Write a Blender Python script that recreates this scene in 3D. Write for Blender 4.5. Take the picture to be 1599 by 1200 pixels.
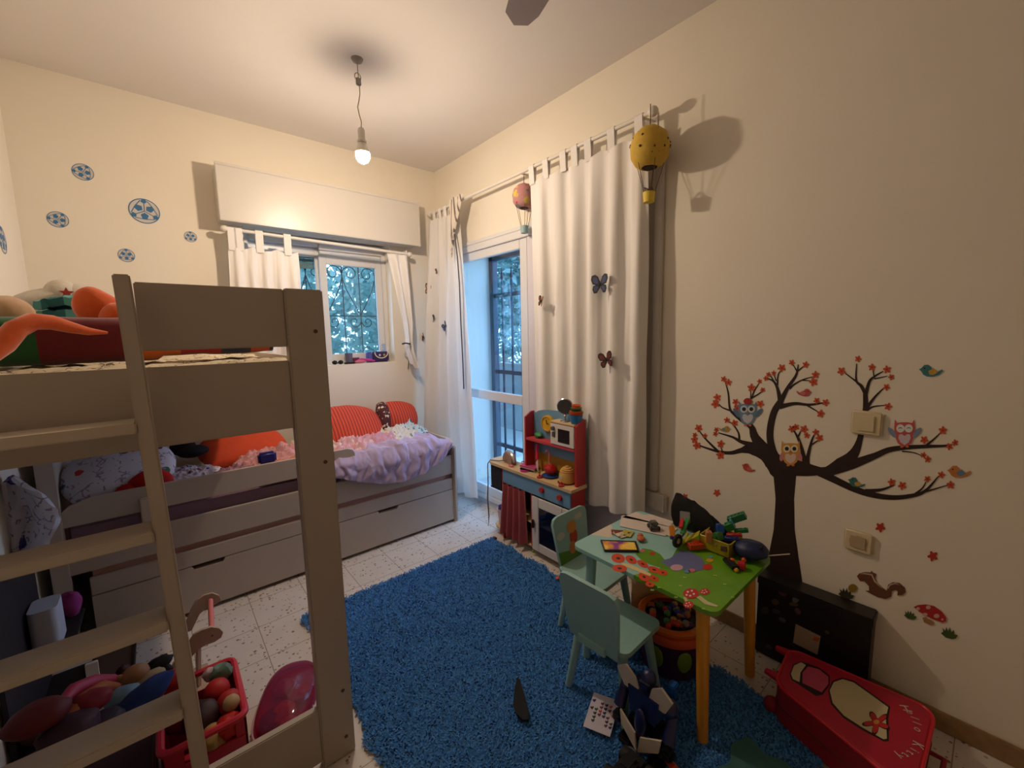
import bpy, bmesh, math, random
from mathutils import Vector, Matrix, noise
random.seed(7)
PI = math.pi
S = bpy.context.scene
COL = S.collection
for o in list(bpy.data.objects): bpy.data.objects.remove(o)

# ------------------------------------------------------------- camera
CH = 1.40
yaw, pitch, roll = 0.702899984, 0.119591283, -0.0200275908
FPX = 648.58346
_f = Vector((math.sin(yaw)*math.cos(pitch), math.cos(yaw)*math.cos(pitch), -math.sin(pitch)))
_r = Vector((math.cos(yaw), -math.sin(yaw), 0))
_u = _r.cross(_f)
CR = _r*math.cos(roll)+_u*math.sin(roll)
CU = -_r*math.sin(roll)+_u*math.cos(roll)
cd = bpy.data.cameras.new('camera'); cam = bpy.data.objects.new('camera', cd); COL.objects.link(cam)
cd.sensor_width = 36; cd.lens = FPX/1599*36; cd.clip_start = .02
cam.matrix_world = Matrix(((CR.x, CU.x, -_f.x, 0), (CR.y, CU.y, -_f.y, 0), (CR.z, CU.z, -_f.z, CH), (0, 0, 0, 1)))
S.camera = cam
# ------------------------------------------------------------- world, exposure
S.view_settings.view_transform = 'Standard'; S.view_settings.look = 'None'
S.view_settings.gamma = 1; S.view_settings.use_curve_mapping = False
S.view_settings.exposure = 1.36
w = bpy.data.worlds.new('sky'); S.world = w; w.use_nodes = True
bg = w.node_tree.nodes['Background']; bg.inputs[0].default_value = (.46, .68, .98, 1); bg.inputs[1].default_value = 2.9
BULB = 330.0                                   # strength of the one bulb that lights the room
BULB_COL = (1.0, .79, .58)

XR, YW, XL, YF, HC = 1.96, 3.30, -.48, -1.7, 2.80

def at(px, py, ax, val):                       # the point of a real plane seen at a pixel
    d = CR*((px-800)/FPX)+CU*(-(py-600)/FPX)+_f
    o = Vector((0, 0, CH)); t = (val-o[ax])/d[ax]
    return o+d*t

# ------------------------------------------------------------- materials
def lin(c):
    c = c/255
    return c/12.92 if c <= .04045 else ((c+.055)/1.055)**2.4
def rgb(c): return (lin(c[0]), lin(c[1]), lin(c[2]), 1)
_mc = {}
class NT:
    def __init__(s, name):
        s.m = bpy.data.materials.new(name); s.m.use_nodes = True; s.t = s.m.node_tree
        s.b = s.t.nodes['Principled BSDF']; s.out = s.t.nodes['Material Output']; s.tc = None
    def n(s, typ, **kw):
        n = s.t.nodes.new(typ)
        for k, v in kw.items():
            if k.startswith('i_'):
                key = k[2:]; key = int(key) if key.isdigit() else key.replace('_', ' ')
                n.inputs[key].default_value = v
            else: setattr(n, k, v)
        return n
    def l(s, a, b): s.t.links.new(a, b)
    def co(s):
        if not s.tc: s.tc = s.n('ShaderNodeTexCoord')
        return s.tc.outputs['Object']
    def mix(s, fac, a, b, blend='MIX'):
        m = s.n('ShaderNodeMix', data_type='RGBA', blend_type=blend)
        for soc, v in ((m.inputs[0], fac), (m.inputs[6], a), (m.inputs[7], b)):
            if isinstance(v, bpy.types.NodeSocket): s.l(v, soc)
            else: soc.default_value = v
        return m.outputs[2]
    def math(s, op, a, b=0.0):
        m = s.n('ShaderNodeMath', operation=op)
        for i, v in enumerate((a, b)):
            if isinstance(v, bpy.types.NodeSocket): s.l(v, m.inputs[i])
            else: m.inputs[i].default_value = v
        return m.outputs[0]
    def noise(s, scale, detail=2, rough=.5):
        n = s.n('ShaderNodeTexNoise', i_Scale=scale, i_Detail=detail, i_Roughness=rough); s.l(s.co(), n.inputs['Vector']); return n
    def bump(s, h, strength=.3, dist=.002):
        b = s.n('ShaderNodeBump', i_Strength=strength, i_Distance=dist); s.l(h, b.inputs['Height']); s.l(b.outputs[0], s.b.inputs['Normal'])
    def base(s, c):
        if isinstance(c, bpy.types.NodeSocket): s.l(c, s.b.inputs['Base Color'])
        else: s.b.inputs['Base Color'].default_value = c
def mat(name, col, rough=.55, metal=0, vary=.06, nscale=30, bump=0, coat=0, emit=0, trans=0, sheen=0):
    if name in _mc: return _mc[name]
    k = NT(name); c = rgb(col)
    nz = k.noise(nscale, 3)
    d = tuple(max(0, v*(1-vary*2)) for v in c[:3])+(1,)
    k.base(k.mix(nz.outputs['Fac'], d, c)); k.b.inputs['Roughness'].default_value = rough; k.b.inputs['Metallic'].default_value = metal
    if coat: k.b.inputs['Coat Weight'].default_value = coat
    if sheen: k.b.inputs['Sheen Weight'].default_value = sheen
    if bump: k.bump(nz.outputs['Fac'], bump, .004)
    if emit:
        k.b.inputs['Emission Color'].default_value = c; k.b.inputs['Emission Strength'].default_value = emit
    if trans:                                     # thin cloth or plastic that lets light through
        t = k.n('ShaderNodeBsdfTranslucent'); t.inputs[0].default_value = c
        x = k.n('ShaderNodeMixShader'); x.inputs[0].default_value = trans
        k.l(k.b.outputs[0], x.inputs[1]); k.l(t.outputs[0], x.inputs[2]); k.l(x.outputs[0], k.out.inputs[0])
    _mc[name] = k.m; return k.m
def stripes(name, c1, c2, axis, freq, rough=.8, width=.5, bump=.3):
    if name in _mc: return _mc[name]
    k = NT(name); sx = k.n('ShaderNodeSeparateXYZ'); k.l(k.co(), sx.inputs[0])
    f = k.math('FRACT', k.math('MULTIPLY', sx.outputs[axis], freq)); g = k.math('LESS_THAN', f, width)
    k.base(k.mix(g, rgb(c1), rgb(c2))); k.b.inputs['Roughness'].default_value = rough
    k.bump(f, bump, .002); _mc[name] = k.m; return k.m
def printed(name, base, cols, scale=18, size=.28, rough=.85, ink=None):
    """cloth with scattered small coloured motifs"""
    if name in _mc: return _mc[name]
    k = NT(name); nz = k.noise(scale*1.4, 2)
    v = k.n('ShaderNodeTexVoronoi', i_Scale=scale)
    ad = k.n('ShaderNodeVectorMath', operation='ADD'); sc = k.n('ShaderNodeVectorMath', operation='SCALE'); sc.inputs['Scale'].default_value = .035
    k.l(nz.outputs['Color'], sc.inputs[0]); k.l(k.co(), ad.inputs[0]); k.l(sc.outputs[0], ad.inputs[1]); k.l(ad.outputs[0], v.inputs['Vector'])
    sp = k.n('ShaderNodeSeparateColor'); k.l(v.outputs['Color'], sp.inputs[0])
    r = k.n('ShaderNodeValToRGB'); r.color_ramp.interpolation = 'CONSTANT'
    el = r.color_ramp.elements
    el[0].color = rgb(cols[0]); el[1].position = 1/len(cols); el[1].color = rgb(cols[min(1, len(cols)-1)])
    for i in range(2, len(cols)): e = el.new(i/len(cols)); e.color = rgb(cols[i])
    k.l(sp.outputs[0], r.inputs[0])
    m = k.math('LESS_THAN', v.outputs['Distance'], k.math('MULTIPLY', sp.outputs[1], size*2/1))
    m = k.math('MULTIPLY', m, k.math('GREATER_THAN', sp.outputs[2], .25))
    c = k.mix(m, rgb(base), r.outputs[0])
    if ink:
        v2 = k.n('ShaderNodeTexVoronoi', i_Scale=scale*1.7, feature='DISTANCE_TO_EDGE'); k.l(ad.outputs[0], v2.inputs['Vector'])
        m2 = k.math('MULTIPLY', k.math('LESS_THAN', v2.outputs[0], .06), k.math('GREATER_THAN', nz.outputs['Fac'], .52))
        c = k.mix(m2, c, rgb(ink))
    k.base(c); k.b.inputs['Roughness'].default_value = rough; _mc[name] = k.m; return k.m
def glass(name, tint=(235, 245, 250), refl=.08):
    if name in _mc: return _mc[name]
    k = NT(name); t = k.n('ShaderNodeBsdfTransparent'); t.inputs[0].default_value = rgb(tint)
    g = k.n('ShaderNodeBsdfGlossy', i_Roughness=.03); lw = k.n('ShaderNodeLayerWeight', i_Blend=.5); fr = k.math('ADD', k.math('MULTIPLY', k.math('POWER', lw.outputs['Facing'], 3.5), .55), .03)
    x = k.n('ShaderNodeMixShader'); k.l(fr, x.inputs[0]); k.l(t.outputs[0], x.inputs[1]); k.l(g.outputs[0], x.inputs[2]); k.l(x.outputs[0], k.out.inputs[0])
    _mc[name] = k.m; return k.m
def film(name, tint, alpha=.35, rough=.15):      # tinted see-through plastic
    if name in _mc: return _mc[name]
    k = NT(name); k.base(rgb(tint)); k.b.inputs['Roughness'].default_value = rough; k.b.inputs['Coat Weight'].default_value = .5
    t = k.n('ShaderNodeBsdfTransparent'); t.inputs[0].default_value = rgb(tuple(min(255, v+40) for v in tint))
    x = k.n('ShaderNodeMixShader'); x.inputs[0].default_value = 1-alpha; k.l(k.b.outputs[0], x.inputs[1]); k.l(t.outputs[0], x.inputs[2]); k.l(x.outputs[0], k.out.inputs[0])
    _mc[name] = k.m; return k.m

# ------------------------------------------------------------- mesh building
def root_of(p):
    while p.parent: p = p.parent
    return p
class MB:
    def __init__(s): s.bm = bmesh.new()
    def _tmp(s): return bmesh.new()
    def _join(s, b, mtx=None):
        if mtx: bmesh.ops.transform(b, matrix=mtx, verts=b.verts)
        me = bpy.data.meshes.new('t'); b.to_mesh(me); b.free(); s.bm.from_mesh(me); bpy.data.meshes.remove(me); return s
    def box(s, x0, x1, y0, y1, z0, z1, bev=.003, seg=2, mtx=None):
        b = s._tmp(); bmesh.ops.create_cube(b, size=1)
        bmesh.ops.transform(b, matrix=Matrix.Translation(((x0+x1)/2, (y0+y1)/2, (z0+z1)/2)) @ Matrix.Diagonal((abs(x1-x0), abs(y1-y0), abs(z1-z0), 1)), verts=b.verts)
        m = min(abs(x1-x0), abs(y1-y0), abs(z1-z0))
        if bev and m > 0: bmesh.ops.bevel(b, geom=b.edges[:], offset=min(bev, m*.45), segments=seg, affect='EDGES')
        return s._join(b, mtx)
    def beam(s, p, q, w, h, up=(0, 0, 1), bev=.002):          # box from p to q, w across, h along up
        p, q = Vector(p), Vector(q); d = q-p; L = d.length; d.normalize(); up = Vector(up)
        sd = d.cross(up)
        if sd.length < 1e-4: sd = d.cross(Vector((1, 0, 0)))
        sd.normalize(); up = sd.cross(d)
        m = Matrix(((d.x, sd.x, up.x, (p.x+q.x)/2), (d.y, sd.y, up.y, (p.y+q.y)/2), (d.z, sd.z, up.z, (p.z+q.z)/2), (0, 0, 0, 1)))
        return s.box(-L/2, L/2, -w/2, w/2, -h/2, h/2, bev, mtx=m)
    def cyl(s, p, q, r0, r1=None, n=20):
        r1 = r0 if r1 is None else r1
        p, q = Vector(p), Vector(q); d = q-p
        b = s._tmp(); bmesh.ops.create_cone(b, cap_ends=True, segments=n, radius1=r0, radius2=r1, depth=d.length)
        return s._join(b, Matrix.Translation((p+q)/2) @ d.to_track_quat('Z', 'Y').to_matrix().to_4x4())
    def tube(s, pts, r, n=8, closed=False):
        pts = [Vector(p) for p in pts]; rs = r if isinstance(r, (list, tuple)) else [r]*len(pts)
        b = s._tmp(); rings = []; N = len(pts); up = None
        for i, p in enumerate(pts):
            a = pts[(i-1) % N] if (closed or i) else p; c = pts[(i+1) % N] if (closed or i < N-1) else p
            d = (c-a).normalized()
            if up is None: up = d.orthogonal().normalized()
            else:
                up = (up-d*up.dot(d))
                up = up.normalized() if up.length > 1e-6 else d.orthogonal().normalized()
            sd = d.cross(up)
            rings.append([b.verts.new(p+(up*math.cos(2*PI*k/n)+sd*math.sin(2*PI*k/n))*rs[i]) for k in range(n)])
        for i in range(N if closed else N-1):
            A, B = rings[i], rings[(i+1) % N]
            for k in range(n): b.faces.new((A[k], A[(k+1) % n], B[(k+1) % n], B[k]))
        if not closed:
            b.faces.new(rings[0][::-1]); b.faces.new(rings[-1])
        return s._join(b)
    def lathe(s, prof, loc=(0, 0, 0), n=28, mtx=None):      # prof: (r, z)
        b = s._tmp(); rings = []
        for r, z in prof:
            rings.append([b.verts.new((max(r, 1e-5)*math.cos(2*PI*k/n), max(r, 1e-5)*math.sin(2*PI*k/n), z)) for k in range(n)])
        for A, B in zip(rings, rings[1:]):
            for k in range(n): b.faces.new((A[k], A[(k+1) % n], B[(k+1) % n], B[k]))
        bmesh.ops.remove_doubles(b, verts=b.verts, dist=2e-5)
        return s._join(b, Matrix.Translation(loc) @ (mtx or Matrix.Identity(4)))
    def ball(s, c, r, n=20, rot=None, warp=0, ws=8):
        b = s._tmp(); bmesh.ops.create_uvsphere(b, u_segments=n, v_segments=max(8, n*2//3), radius=1)
        if not isinstance(r, (list, tuple)): r = (r, r, r)
        for v in b.verts:
            if warp:
                v.co *= 1+warp*noise.noise(v.co*ws/4+Vector(c)*9)
        m = Matrix.Translation(c) @ (rot or Matrix.Identity(4)) @ Matrix.Diagonal((*r, 1))
        return s._join(b, m)
    def prism(s, pts, fn, th):                               # polygon (2-D) mapped by fn(u,v,d), extruded th
        b = s._tmp(); A = [b.verts.new(fn(u, v, 0)) for u, v in pts]; B = [b.verts.new(fn(u, v, th)) for u, v in pts]
        try: b.faces.new(A); b.faces.new(B[::-1])
        except ValueError: pass
        n = len(pts)
        for i in range(n): b.faces.new((A[i], B[i], B[(i+1) % n], A[(i+1) % n]))
        bmesh.ops.recalc_face_normals(b, faces=b.faces)
        return s._join(b)
    def grid(s, fn, nu, nv, th=0):                           # surface fn(u,v) for u,v in 0..1; th = thickness
        b = s._tmp(); V = [[b.verts.new(fn(i/nu, j/nv)) for j in range(nv+1)] for i in range(nu+1)]
        for i in range(nu):
            for j in range(nv): b.faces.new((V[i][j], V[i+1][j], V[i+1][j+1], V[i][j+1]))
        if th:
            bmesh.ops.recalc_face_normals(b, faces=b.faces)
            bmesh.ops.solidify(b, geom=b.faces[:]+b.edges[:]+b.verts[:], thickness=th)
        return s._join(b)
    def build(s, name, m, parent=None, smooth=True, origin=None):
        me = bpy.data.meshes.new(name); bm = s.bm
        vs = bm.verts
        if parent is not None: o3 = root_of(parent).location.copy()
        elif origin is not None: o3 = Vector(origin)
        else:
            lo = Vector([min(v.co[i] for v in vs) for i in range(3)]); hi = Vector([max(v.co[i] for v in vs) for i in range(3)])
            o3 = Vector(((lo.x+hi.x)/2, (lo.y+hi.y)/2, lo.z))
        bmesh.ops.translate(bm, vec=-o3, verts=vs)
        bm.to_mesh(me); bm.free(); me.materials.append(m)
        if smooth:
            me.shade_smooth()
            try: me.set_sharp_from_angle(angle=math.radians(38))
            except Exception: pass
        o = bpy.data.objects.new(name, me); COL.objects.link(o)
        if parent is not None: o.parent = parent
        else: o.location = o3
        return o
def tag(o, label, cat, group=None, kind=None):
    if label: o['label'] = label
    if cat: o['category'] = cat
    if group: o['group'] = group
    if kind: o['kind'] = kind
    return o
def thing(name, label, cat, loc, group=None):
    o = bpy.data.objects.new(name, None); COL.objects.link(o); o.location = loc; o.empty_display_size = .05
    return tag(o, label, cat, group)
def copy_tree(o, parent=None):
    c = o.copy(); COL.objects.link(c)
    if parent is not None: c.parent = parent
    for ch in list(o.children): copy_tree(ch, c)
    return c
def place(o, loc, rz=0): o.location = loc; o.rotation_euler = (0, 0, rz); return o
def one(mb, name, m, label, cat, group=None, **kw): return tag(mb.build(name, m, **kw), label, cat, group)
def part(mb, name, m, p, label=None, **kw):
    o = mb.build(name, m, p, **kw)
    if label: o['label'] = label
    return o
def struct(mb, name, m, parent=None, **kw):
    o = mb.build(name, m, parent, **kw)
    if parent is None: o['kind'] = 'structure'
    return o
def fbm(x, y, z=0.0, o=3): return noise.fractal(Vector((x, y, z)), 1.0, 2.0, o)
# ================================================================= ROOM
def wall_mat():
    k = NT('cream painted plaster'); nz = k.noise(3, 4); k.base(k.mix(nz.outputs['Fac'], rgb((234, 225, 209)), rgb((241, 233, 217))))
    k.b.inputs['Roughness'].default_value = .75; n2 = k.noise(60, 3); k.bump(n2.outputs['Fac'], .12, .002); return k.m
WALL = wall_mat()
CEIL = mat('white painted ceiling', (232, 226, 220), .8, vary=.02, nscale=4)
WHITE = mat('white gloss paint', (214, 208, 200), .35, vary=.02, nscale=8)
ALU = mat('white painted aluminium', (225, 224, 224), .3, vary=.02)
def floor_mat():
    k = NT('terrazzo floor tiles'); k.b.inputs['Roughness'].default_value = .35
    v = k.n('ShaderNodeTexVoronoi', i_Scale=62, i_Randomness=1.0); k.l(k.co(), v.inputs['Vector'])
    sp = k.n('ShaderNodeSeparateColor'); k.l(v.outputs['Color'], sp.inputs[0])
    chip = k.math('LESS_THAN', v.outputs['Distance'], k.math('MULTIPLY', sp.outputs[0], .42))
    chip = k.math('MULTIPLY', chip, k.math('GREATER_THAN', sp.outputs[1], .35))
    nz = k.noise(5, 4); base = k.mix(nz.outputs['Fac'], rgb((202, 190, 180)), rgb((226, 216, 206)))
    cr = k.n('ShaderNodeValToRGB'); e = cr.color_ramp.elements; e[0].color = rgb((120, 100, 84)); e[1].color = rgb((176, 150, 120)); k.l(sp.outputs[2], cr.inputs[0])
    c = k.mix(chip, base, cr.outputs[0])
    b = k.n('ShaderNodeTexBrick', offset=0.0, i_Scale=1.0, i_Mortar_Size=.0018); b.inputs['Brick Width'].default_value = .25; b.inputs['Row Height'].default_value = .25
    b.inputs['Mortar Smooth'].default_value = 0
    b.inputs['Color1'].default_value = (0, 0, 0, 1); b.inputs['Color2'].default_value = (0, 0, 0, 1); b.inputs['Mortar'].default_value = (1, 1, 1, 1); k.l(k.co(), b.inputs['Vector'])
    k.base(k.mix(b.outputs['Color'], c, rgb((150, 136, 118)))); return k.m
FLOOR = floor_mat()
m = MB(); m.box(XL-.15, XR, YF-.15, YW, -.1, 0, 0); struct(m, 'floor', FLOOR, origin=(0, 0, 0))
m = MB(); m.box(XL-.15, XR+.45, YF-.15, YW+.3, HC, HC+.15, 0); struct(m, 'ceiling', CEIL)
m = MB(); m.box(XL-.15, XL, YF-.15, YW+.3, 0, HC, 0); struct(m, 'wall_left', WALL)
m = MB(); m.box(XL, XR, YF-.15, YF, 0, HC, 0); struct(m, 'wall_front', WALL)
WX0, WX1, WZ0, WZ1 = .50, 1.512, 1.192, 2.142                 # window opening
T = .30
m = MB()
m.box(XL, WX0, YW, YW+T, 0, HC, 0); m.box(WX1, XR, YW, YW+T, 0, HC, 0); m.box(WX0, WX1, YW, YW+T, 0, WZ0, 0); m.box(WX0, WX1, YW, YW+T, WZ1, HC, 0)
struct(m, 'wall_back', WALL, smooth=False)
DY0, DY1, DZ0, DZ1 = 1.22, 3.08, .0, 2.10                    # balcony door opening
XO = XR+.45
m = MB()
m.box(XR, XO, YF-.15, DY0, 0, HC, 0); m.box(XR, XO, DY1, YW+T, 0, HC, 0); m.box(XR, XO, DY0, DY1, DZ1, HC, 0)
struct(m, 'wall_right', WALL, smooth=False)
m = MB(); m.box(XR, XO+.3, DY0, DY1, -.1, .05, .004); struct(m, 'trim_1', mat('pale stone threshold', (205, 205, 205), .4, vary=.08, nscale=12))
# baseboards
SKI = mat('speckled beige stone skirting', (168, 132, 90), .45, vary=.25, nscale=40)
m = MB(); m.box(XR-.012, XR, YF, DY0, 0, .07, .003); struct(m, 'baseboard_right', SKI)
m = MB(); m.box(XL, XR-.0, YW-.012, YW, 0, .07, .003); struct(m, 'baseboard_back', SKI)
m = MB(); m.box(XL, XL+.012, YF, YW-.012, 0, .07, .003); struct(m, 'baseboard_left', SKI)

# ---------------- window 1 : sliding, shutter, pelmet
YN = YW+.13
win = bpy.data.objects.new('window_1', None); COL.objects.link(win); win.location = (1.0, YN, WZ0); win['kind'] = 'structure'
m = MB()
for a in ((WX0, WX0+.035), (WX1-.035, WX1)): m.box(*a, YN-.04, YN+.05, WZ0, 2.13)
m.box(WX0+.035, WX1-.035, YN-.04, YN+.05, WZ0, WZ0+.03); m.box(WX0+.035, WX1-.035, YN-.04, YN+.05, 2.08, 2.13)
part(m, 'window_frame', ALU, win)
def sash(x0, x1, y, z0, z1, wst=.05, top=.07):
    m = MB(); m.box(x0, x0+wst, y-.014, y+.014, z0, z1); m.box(x1-wst, x1, y-.014, y+.014, z0, z1)
    m.box(x0+wst, x1-wst, y-.014, y+.014, z0, z0+wst); m.box(x0+wst, x1-wst, y-.014, y+.014, z1-top, z1)
    s_ = part(m, 'sash', ALU, win)
    g = MB(); g.box(x0+wst, x1-wst, y-.003, y+.003, z0+wst, z1-top, 0); part(g, 'pane', glass('clear window glass'), s_)
sash(.99, WX1-.036, YN-.02, WZ0+.03, 2.03)
sash(WX0+.036, 1.02, YN+.02, WZ0+.03, 2.079)
m = MB()
for k in range(6): m.box(WX0+.04, 1.0, YN+.075, YN+.085, 1.93+k*.026, 1.953+k*.026, .003)
part(m, 'roller_shutter', mat('grey shutter slats', (150, 155, 140), .5), win)
m = MB(); m.box(1.0, WX1-.036, YN-.03, YN+.03, 2.035, 2.075); m.box(.99, WX1-.03, YN-.05, YN-.03, 2.06, 2.13); part(m, 'shutter_guide', ALU, win)
m = MB()
m.box(.365, 1.708, YW-.16, YW, 2.135, 2.46, .004); m.box(.36, 1.713, YW-.166, YW-.15, 2.125, 2.147, .003); m.box(.36, 1.713, YW-.166, YW-.15, 2.448, 2.466, .003)
m.box(.36, .375, YW-.165, YW-.15, 2.147, 2.448, .003); m.box(1.698, 1.713, YW-.165, YW-.15, 2.147, 2.448, .003)
struct(m, 'trim_2', WHITE)
# iron grille outside the window
IRON = mat('weathered grey iron', (70, 78, 84), .6, .3)
YG = YN+.17
def spiral(cx, cz, r, a0, turns, dirn, y=YG, n=22):
    return [(cx+r*(1-.72*t/n)*math.cos(a0+dirn*2*PI*turns*t/n), y, cz+r*(1-.72*t/n)*math.sin(a0+dirn*2*PI*turns*t/n)) for t in range(n+1)]
g = thing('window_grille', 'curled wrought iron grille of hearts and scrolls outside the small window', 'window grille', (1.0, YG, WZ0))
for x in (.52, .66, .80, .94, 1.08, 1.22, 1.36, 1.50): m = MB(); m.tube([(x, YG, WZ0-.02), (x, YG, 2.14)], .0045, 6); part(m, 'upright_bar', IRON, g)
for z in (1.22, 1.58, 2.12): m = MB(); m.tube([(.5, YG, z), (1.512, YG, z)], .0045, 6); part(m, 'crossbar', IRON, g)
for x in (.66, .94, 1.22, 1.50):
    for sg in (-1, 1):
        m = MB()
        m.tube(spiral(x+sg*.068, 1.93, .066, 0 if sg < 0 else PI, 1.15, -sg), .004, 6)
        m.tube([(x, YG, 1.90), (x+sg*.03, YG, 1.80), (x+sg*.09, YG, 1.68), (x+sg*.14, YG, 1.58)], .004, 6)
        if x-.14 > .45: m.tube(spiral(x-.14+sg*.055, 1.53, .05, PI if sg > 0 else 0, 1.1, sg), .004, 6)
        part(m, 'scroll', IRON, g)

# ---------------- balcony door
dr = bpy.data.objects.new('door_1', None); COL.objects.link(dr); dr.location = (XR+.03, (DY0+DY1)/2, .05); dr['kind'] = 'structure'
m = MB(); xa, xb = XR-.012, XR+.06
m.box(xa, xb, DY0, DY0+.045, .05, DZ1); m.box(xa, xb, DY1-.045, DY1, .05, DZ1); m.box(xa, xb, DY0+.045, DY1-.045, DZ1-.05, DZ1); m.box(xa, xb, DY0+.045, DY1-.045, .05, .085); m.box(xa-.002, XR-.0005, DY0-.01, DY1+.01, DZ1+.0005, DZ1+.03)
part(m, 'door_frame', ALU, dr)
y0, y1 = 2.135, DY1-.045
m = MB()
m.box(XR+.005, XR+.04, y0, y0+.075, .09, DZ1-.05); m.box(XR+.005, XR+.04, y1-.07, y1, .09, DZ1-.05)
m.box(XR+.005, XR+.04, y0+.075, y1-.07, DZ1-.115, DZ1-.05); m.box(XR+.005, XR+.04, y0+.075, y1-.07, .09, .16); m.box(XR+.003, XR+.042, y0+.07, y1-.065, .885, .955)
lf = part(m, 'glazed_leaf', ALU, dr)
for z0, z1 in ((.16, .885), (.955, DZ1-.115)):
    g2 = MB(); g2.box(XR+.02, XR+.026, y0+.075, y1-.07, z0, z1, 0); part(g2, 'pane', glass('door glass', (222, 238, 250)), lf)
m = MB(); m.box(XR-.001, XR+.03, DY0+.045, 2.13, .09, DZ1-.05, .003); sl = part(m, 'solid_leaf', mat('pale lilac white door panel', (222, 216, 222), .4, vary=.02), dr)
m = MB(); m.box(XR-.012, XR, 2.075, 2.105, .56, .72, .004); m.tube([(XR-.012, 2.09, .69), (XR-.035, 2.09, .68), (XR-.04, 2.09, .60), (XR-.012, 2.09, .59)], .006, 8); part(m, 'handle', mat('dark metal handle', (60, 55, 55), .35, .7), sl)
# iron gate in the outer face
xg = XO-.02
DI = mat('dark blue grey painted iron', (46, 58, 74), .55, .2)
gt = thing('iron_gate', 'dark iron gate with spear-tipped bars behind the glass balcony door', 'gate', (xg, 2.6, .05))
m = MB(); m.box(xg-.03, xg+.03, 3.03, DY1, .05, 2.10); m.box(xg-.03, xg+.03, 2.0, 3.08, 2.06, 2.1); m.box(xg-.03, xg+.03, DY0, 1.3, .05, 2.1); part(m, 'gate_frame', DI, gt)
for z in (.35, 1.04, 1.73): m = MB(); m.box(xg-.012, xg+.012, 1.3, 3.03, z, z+.035); part(m, 'crossbar', DI, gt)
for k in range(13):
    y = 2.93-k*.128; m = MB(); m.box(xg-.009, xg+.009, y-.009, y+.009, .08, 1.88)
    m.lathe([(.004, 0), (.016, .02), (.013, .035), (.0, .11)], (xg, y, 1.88), 8); part(m, 'spear_bar', DI, gt)

# ---------------- outside
def leaf_mat(name, a, b):
    k = NT(name); ob = k.n('ShaderNodeNewGeometry'); k.base(k.mix(ob.outputs['Random Per Island'], rgb(a), rgb(b))); k.b.inputs['Roughness'].default_value = .5
    t = k.n('ShaderNodeBsdfTranslucent'); t.inputs[0].default_value = rgb(b); x = k.n('ShaderNodeMixShader'); x.inputs[0].default_value = .35
    k.l(k.b.outputs[0], x.inputs[1]); k.l(t.outputs[0], x.inputs[2]); k.l(x.outputs[0], k.out.inputs[0]); return k.m
LEAF = leaf_mat('grey green leaves', (74, 112, 112), (146, 180, 172)); BARK = mat('pale bark', (150, 150, 140), .8, vary=.2)
def tree(c, h, spread, n, label, seed, low=.3):
    rnd = random.Random(seed); t = thing('garden_tree', label, 'tree', c, 'trees in the garden outside')
    m = MB(); top = Vector((c[0], c[1], c[2]+h)); cc = Vector(c)
    m.tube([cc, cc+Vector((.05, .05, h*.4)), cc+Vector((-.05, 0, h*.8))], [.09, .07, .03], 8)
    tips = []
    for k in range(9):
        a = rnd.uniform(0, 2*PI); z = h*rnd.uniform(low, .9); e = cc+Vector((math.cos(a)*spread*.8, math.sin(a)*spread*.8, z+.3)); tips.append(e)
        m.tube([cc+Vector((0, 0, z*.7)), (cc+e)/2+Vector((0, 0, z*.5)), e], [.035, .025, .012], 6)
    part(m, 'trunk', BARK, t)
    m = MB(); b = m.bm
    for i in range(n):
        a = rnd.uniform(0, 2*PI); r = spread*math.sqrt(rnd.random()); z = c[2]+h*rnd.uniform(low, 1.05)
        p = Vector((c[0]+r*math.cos(a), c[1]+r*math.sin(a), z)); s_ = rnd.uniform(.045, .12)
        d = Vector((rnd.gauss(0, 1), rnd.gauss(0, 1), rnd.gauss(-.3, .7))).normalized(); q = d.orthogonal().normalized(); q = (q*math.cos(a*3)+d.cross(q)*math.sin(a*3))
        vs = [b.verts.new(p-d*s_), b.verts.new(p+q*s_*.35), b.verts.new(p+d*s_), b.verts.new(p-q*s_*.35)]; b.faces.new(vs)
    part(m, 'foliage', LEAF, t, smooth=False)
tree((.72, 5.35, -.4), 3.6, .85, 5200, 'leafy tree close outside the small window grille', 1, .15)
tree((2.85, 5.5, -.4), 4.4, .85, 5200, 'taller leafy tree further off behind the small window', 2, .1)
tree((4.95, 5.2, -.4), 4.2, .85, 4500, 'leafy tree seen through the bars of the balcony gate', 3, .45)
tree((7.1, 5.6, -.4), 4.4, .85, 4000, 'leafy tree beyond the garden wall right of the gate bars', 4, .5)
hg = thing('garden_hedge', 'tall dense bluish green hedge filling the view far behind the garden trees', 'hedge', (3.5, 8.0, -.4)); rh = random.Random(9)
m = MB(); b = m.bm
for i in range(26000):
    x = rh.uniform(-2.5, 9.8); z = rh.uniform(-.4, 4.6); y = 8.0+.35*fbm(x*.9, z*.9)+rh.uniform(-.25, .25); p = Vector((x, y, z)); s_ = rh.uniform(.05, .13)
    d = Vector((rh.gauss(0, 1), rh.gauss(0, .6), rh.gauss(-.3, .8))).normalized(); q = d.cross(Vector((rh.gauss(0, .4), -1, rh.gauss(0, .4)))).normalized()*s_*.42
    b.faces.new((b.verts.new(p-d*s_), b.verts.new(p+q), b.verts.new(p+d*s_), b.verts.new(p-q)))
part(m, 'foliage', LEAF, hg, smooth=False)
for x in (-1.5, .2, 1.8, 3.4, 5.0, 6.6, 8.4): m = MB(); m.tube([(x, 8.05, -.4), (x+.1, 8.1, 1.5), (x-.1, 8.05, 3.6)], [.07, .05, .02], 8); part(m, 'trunk', BARK, hg)
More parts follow.
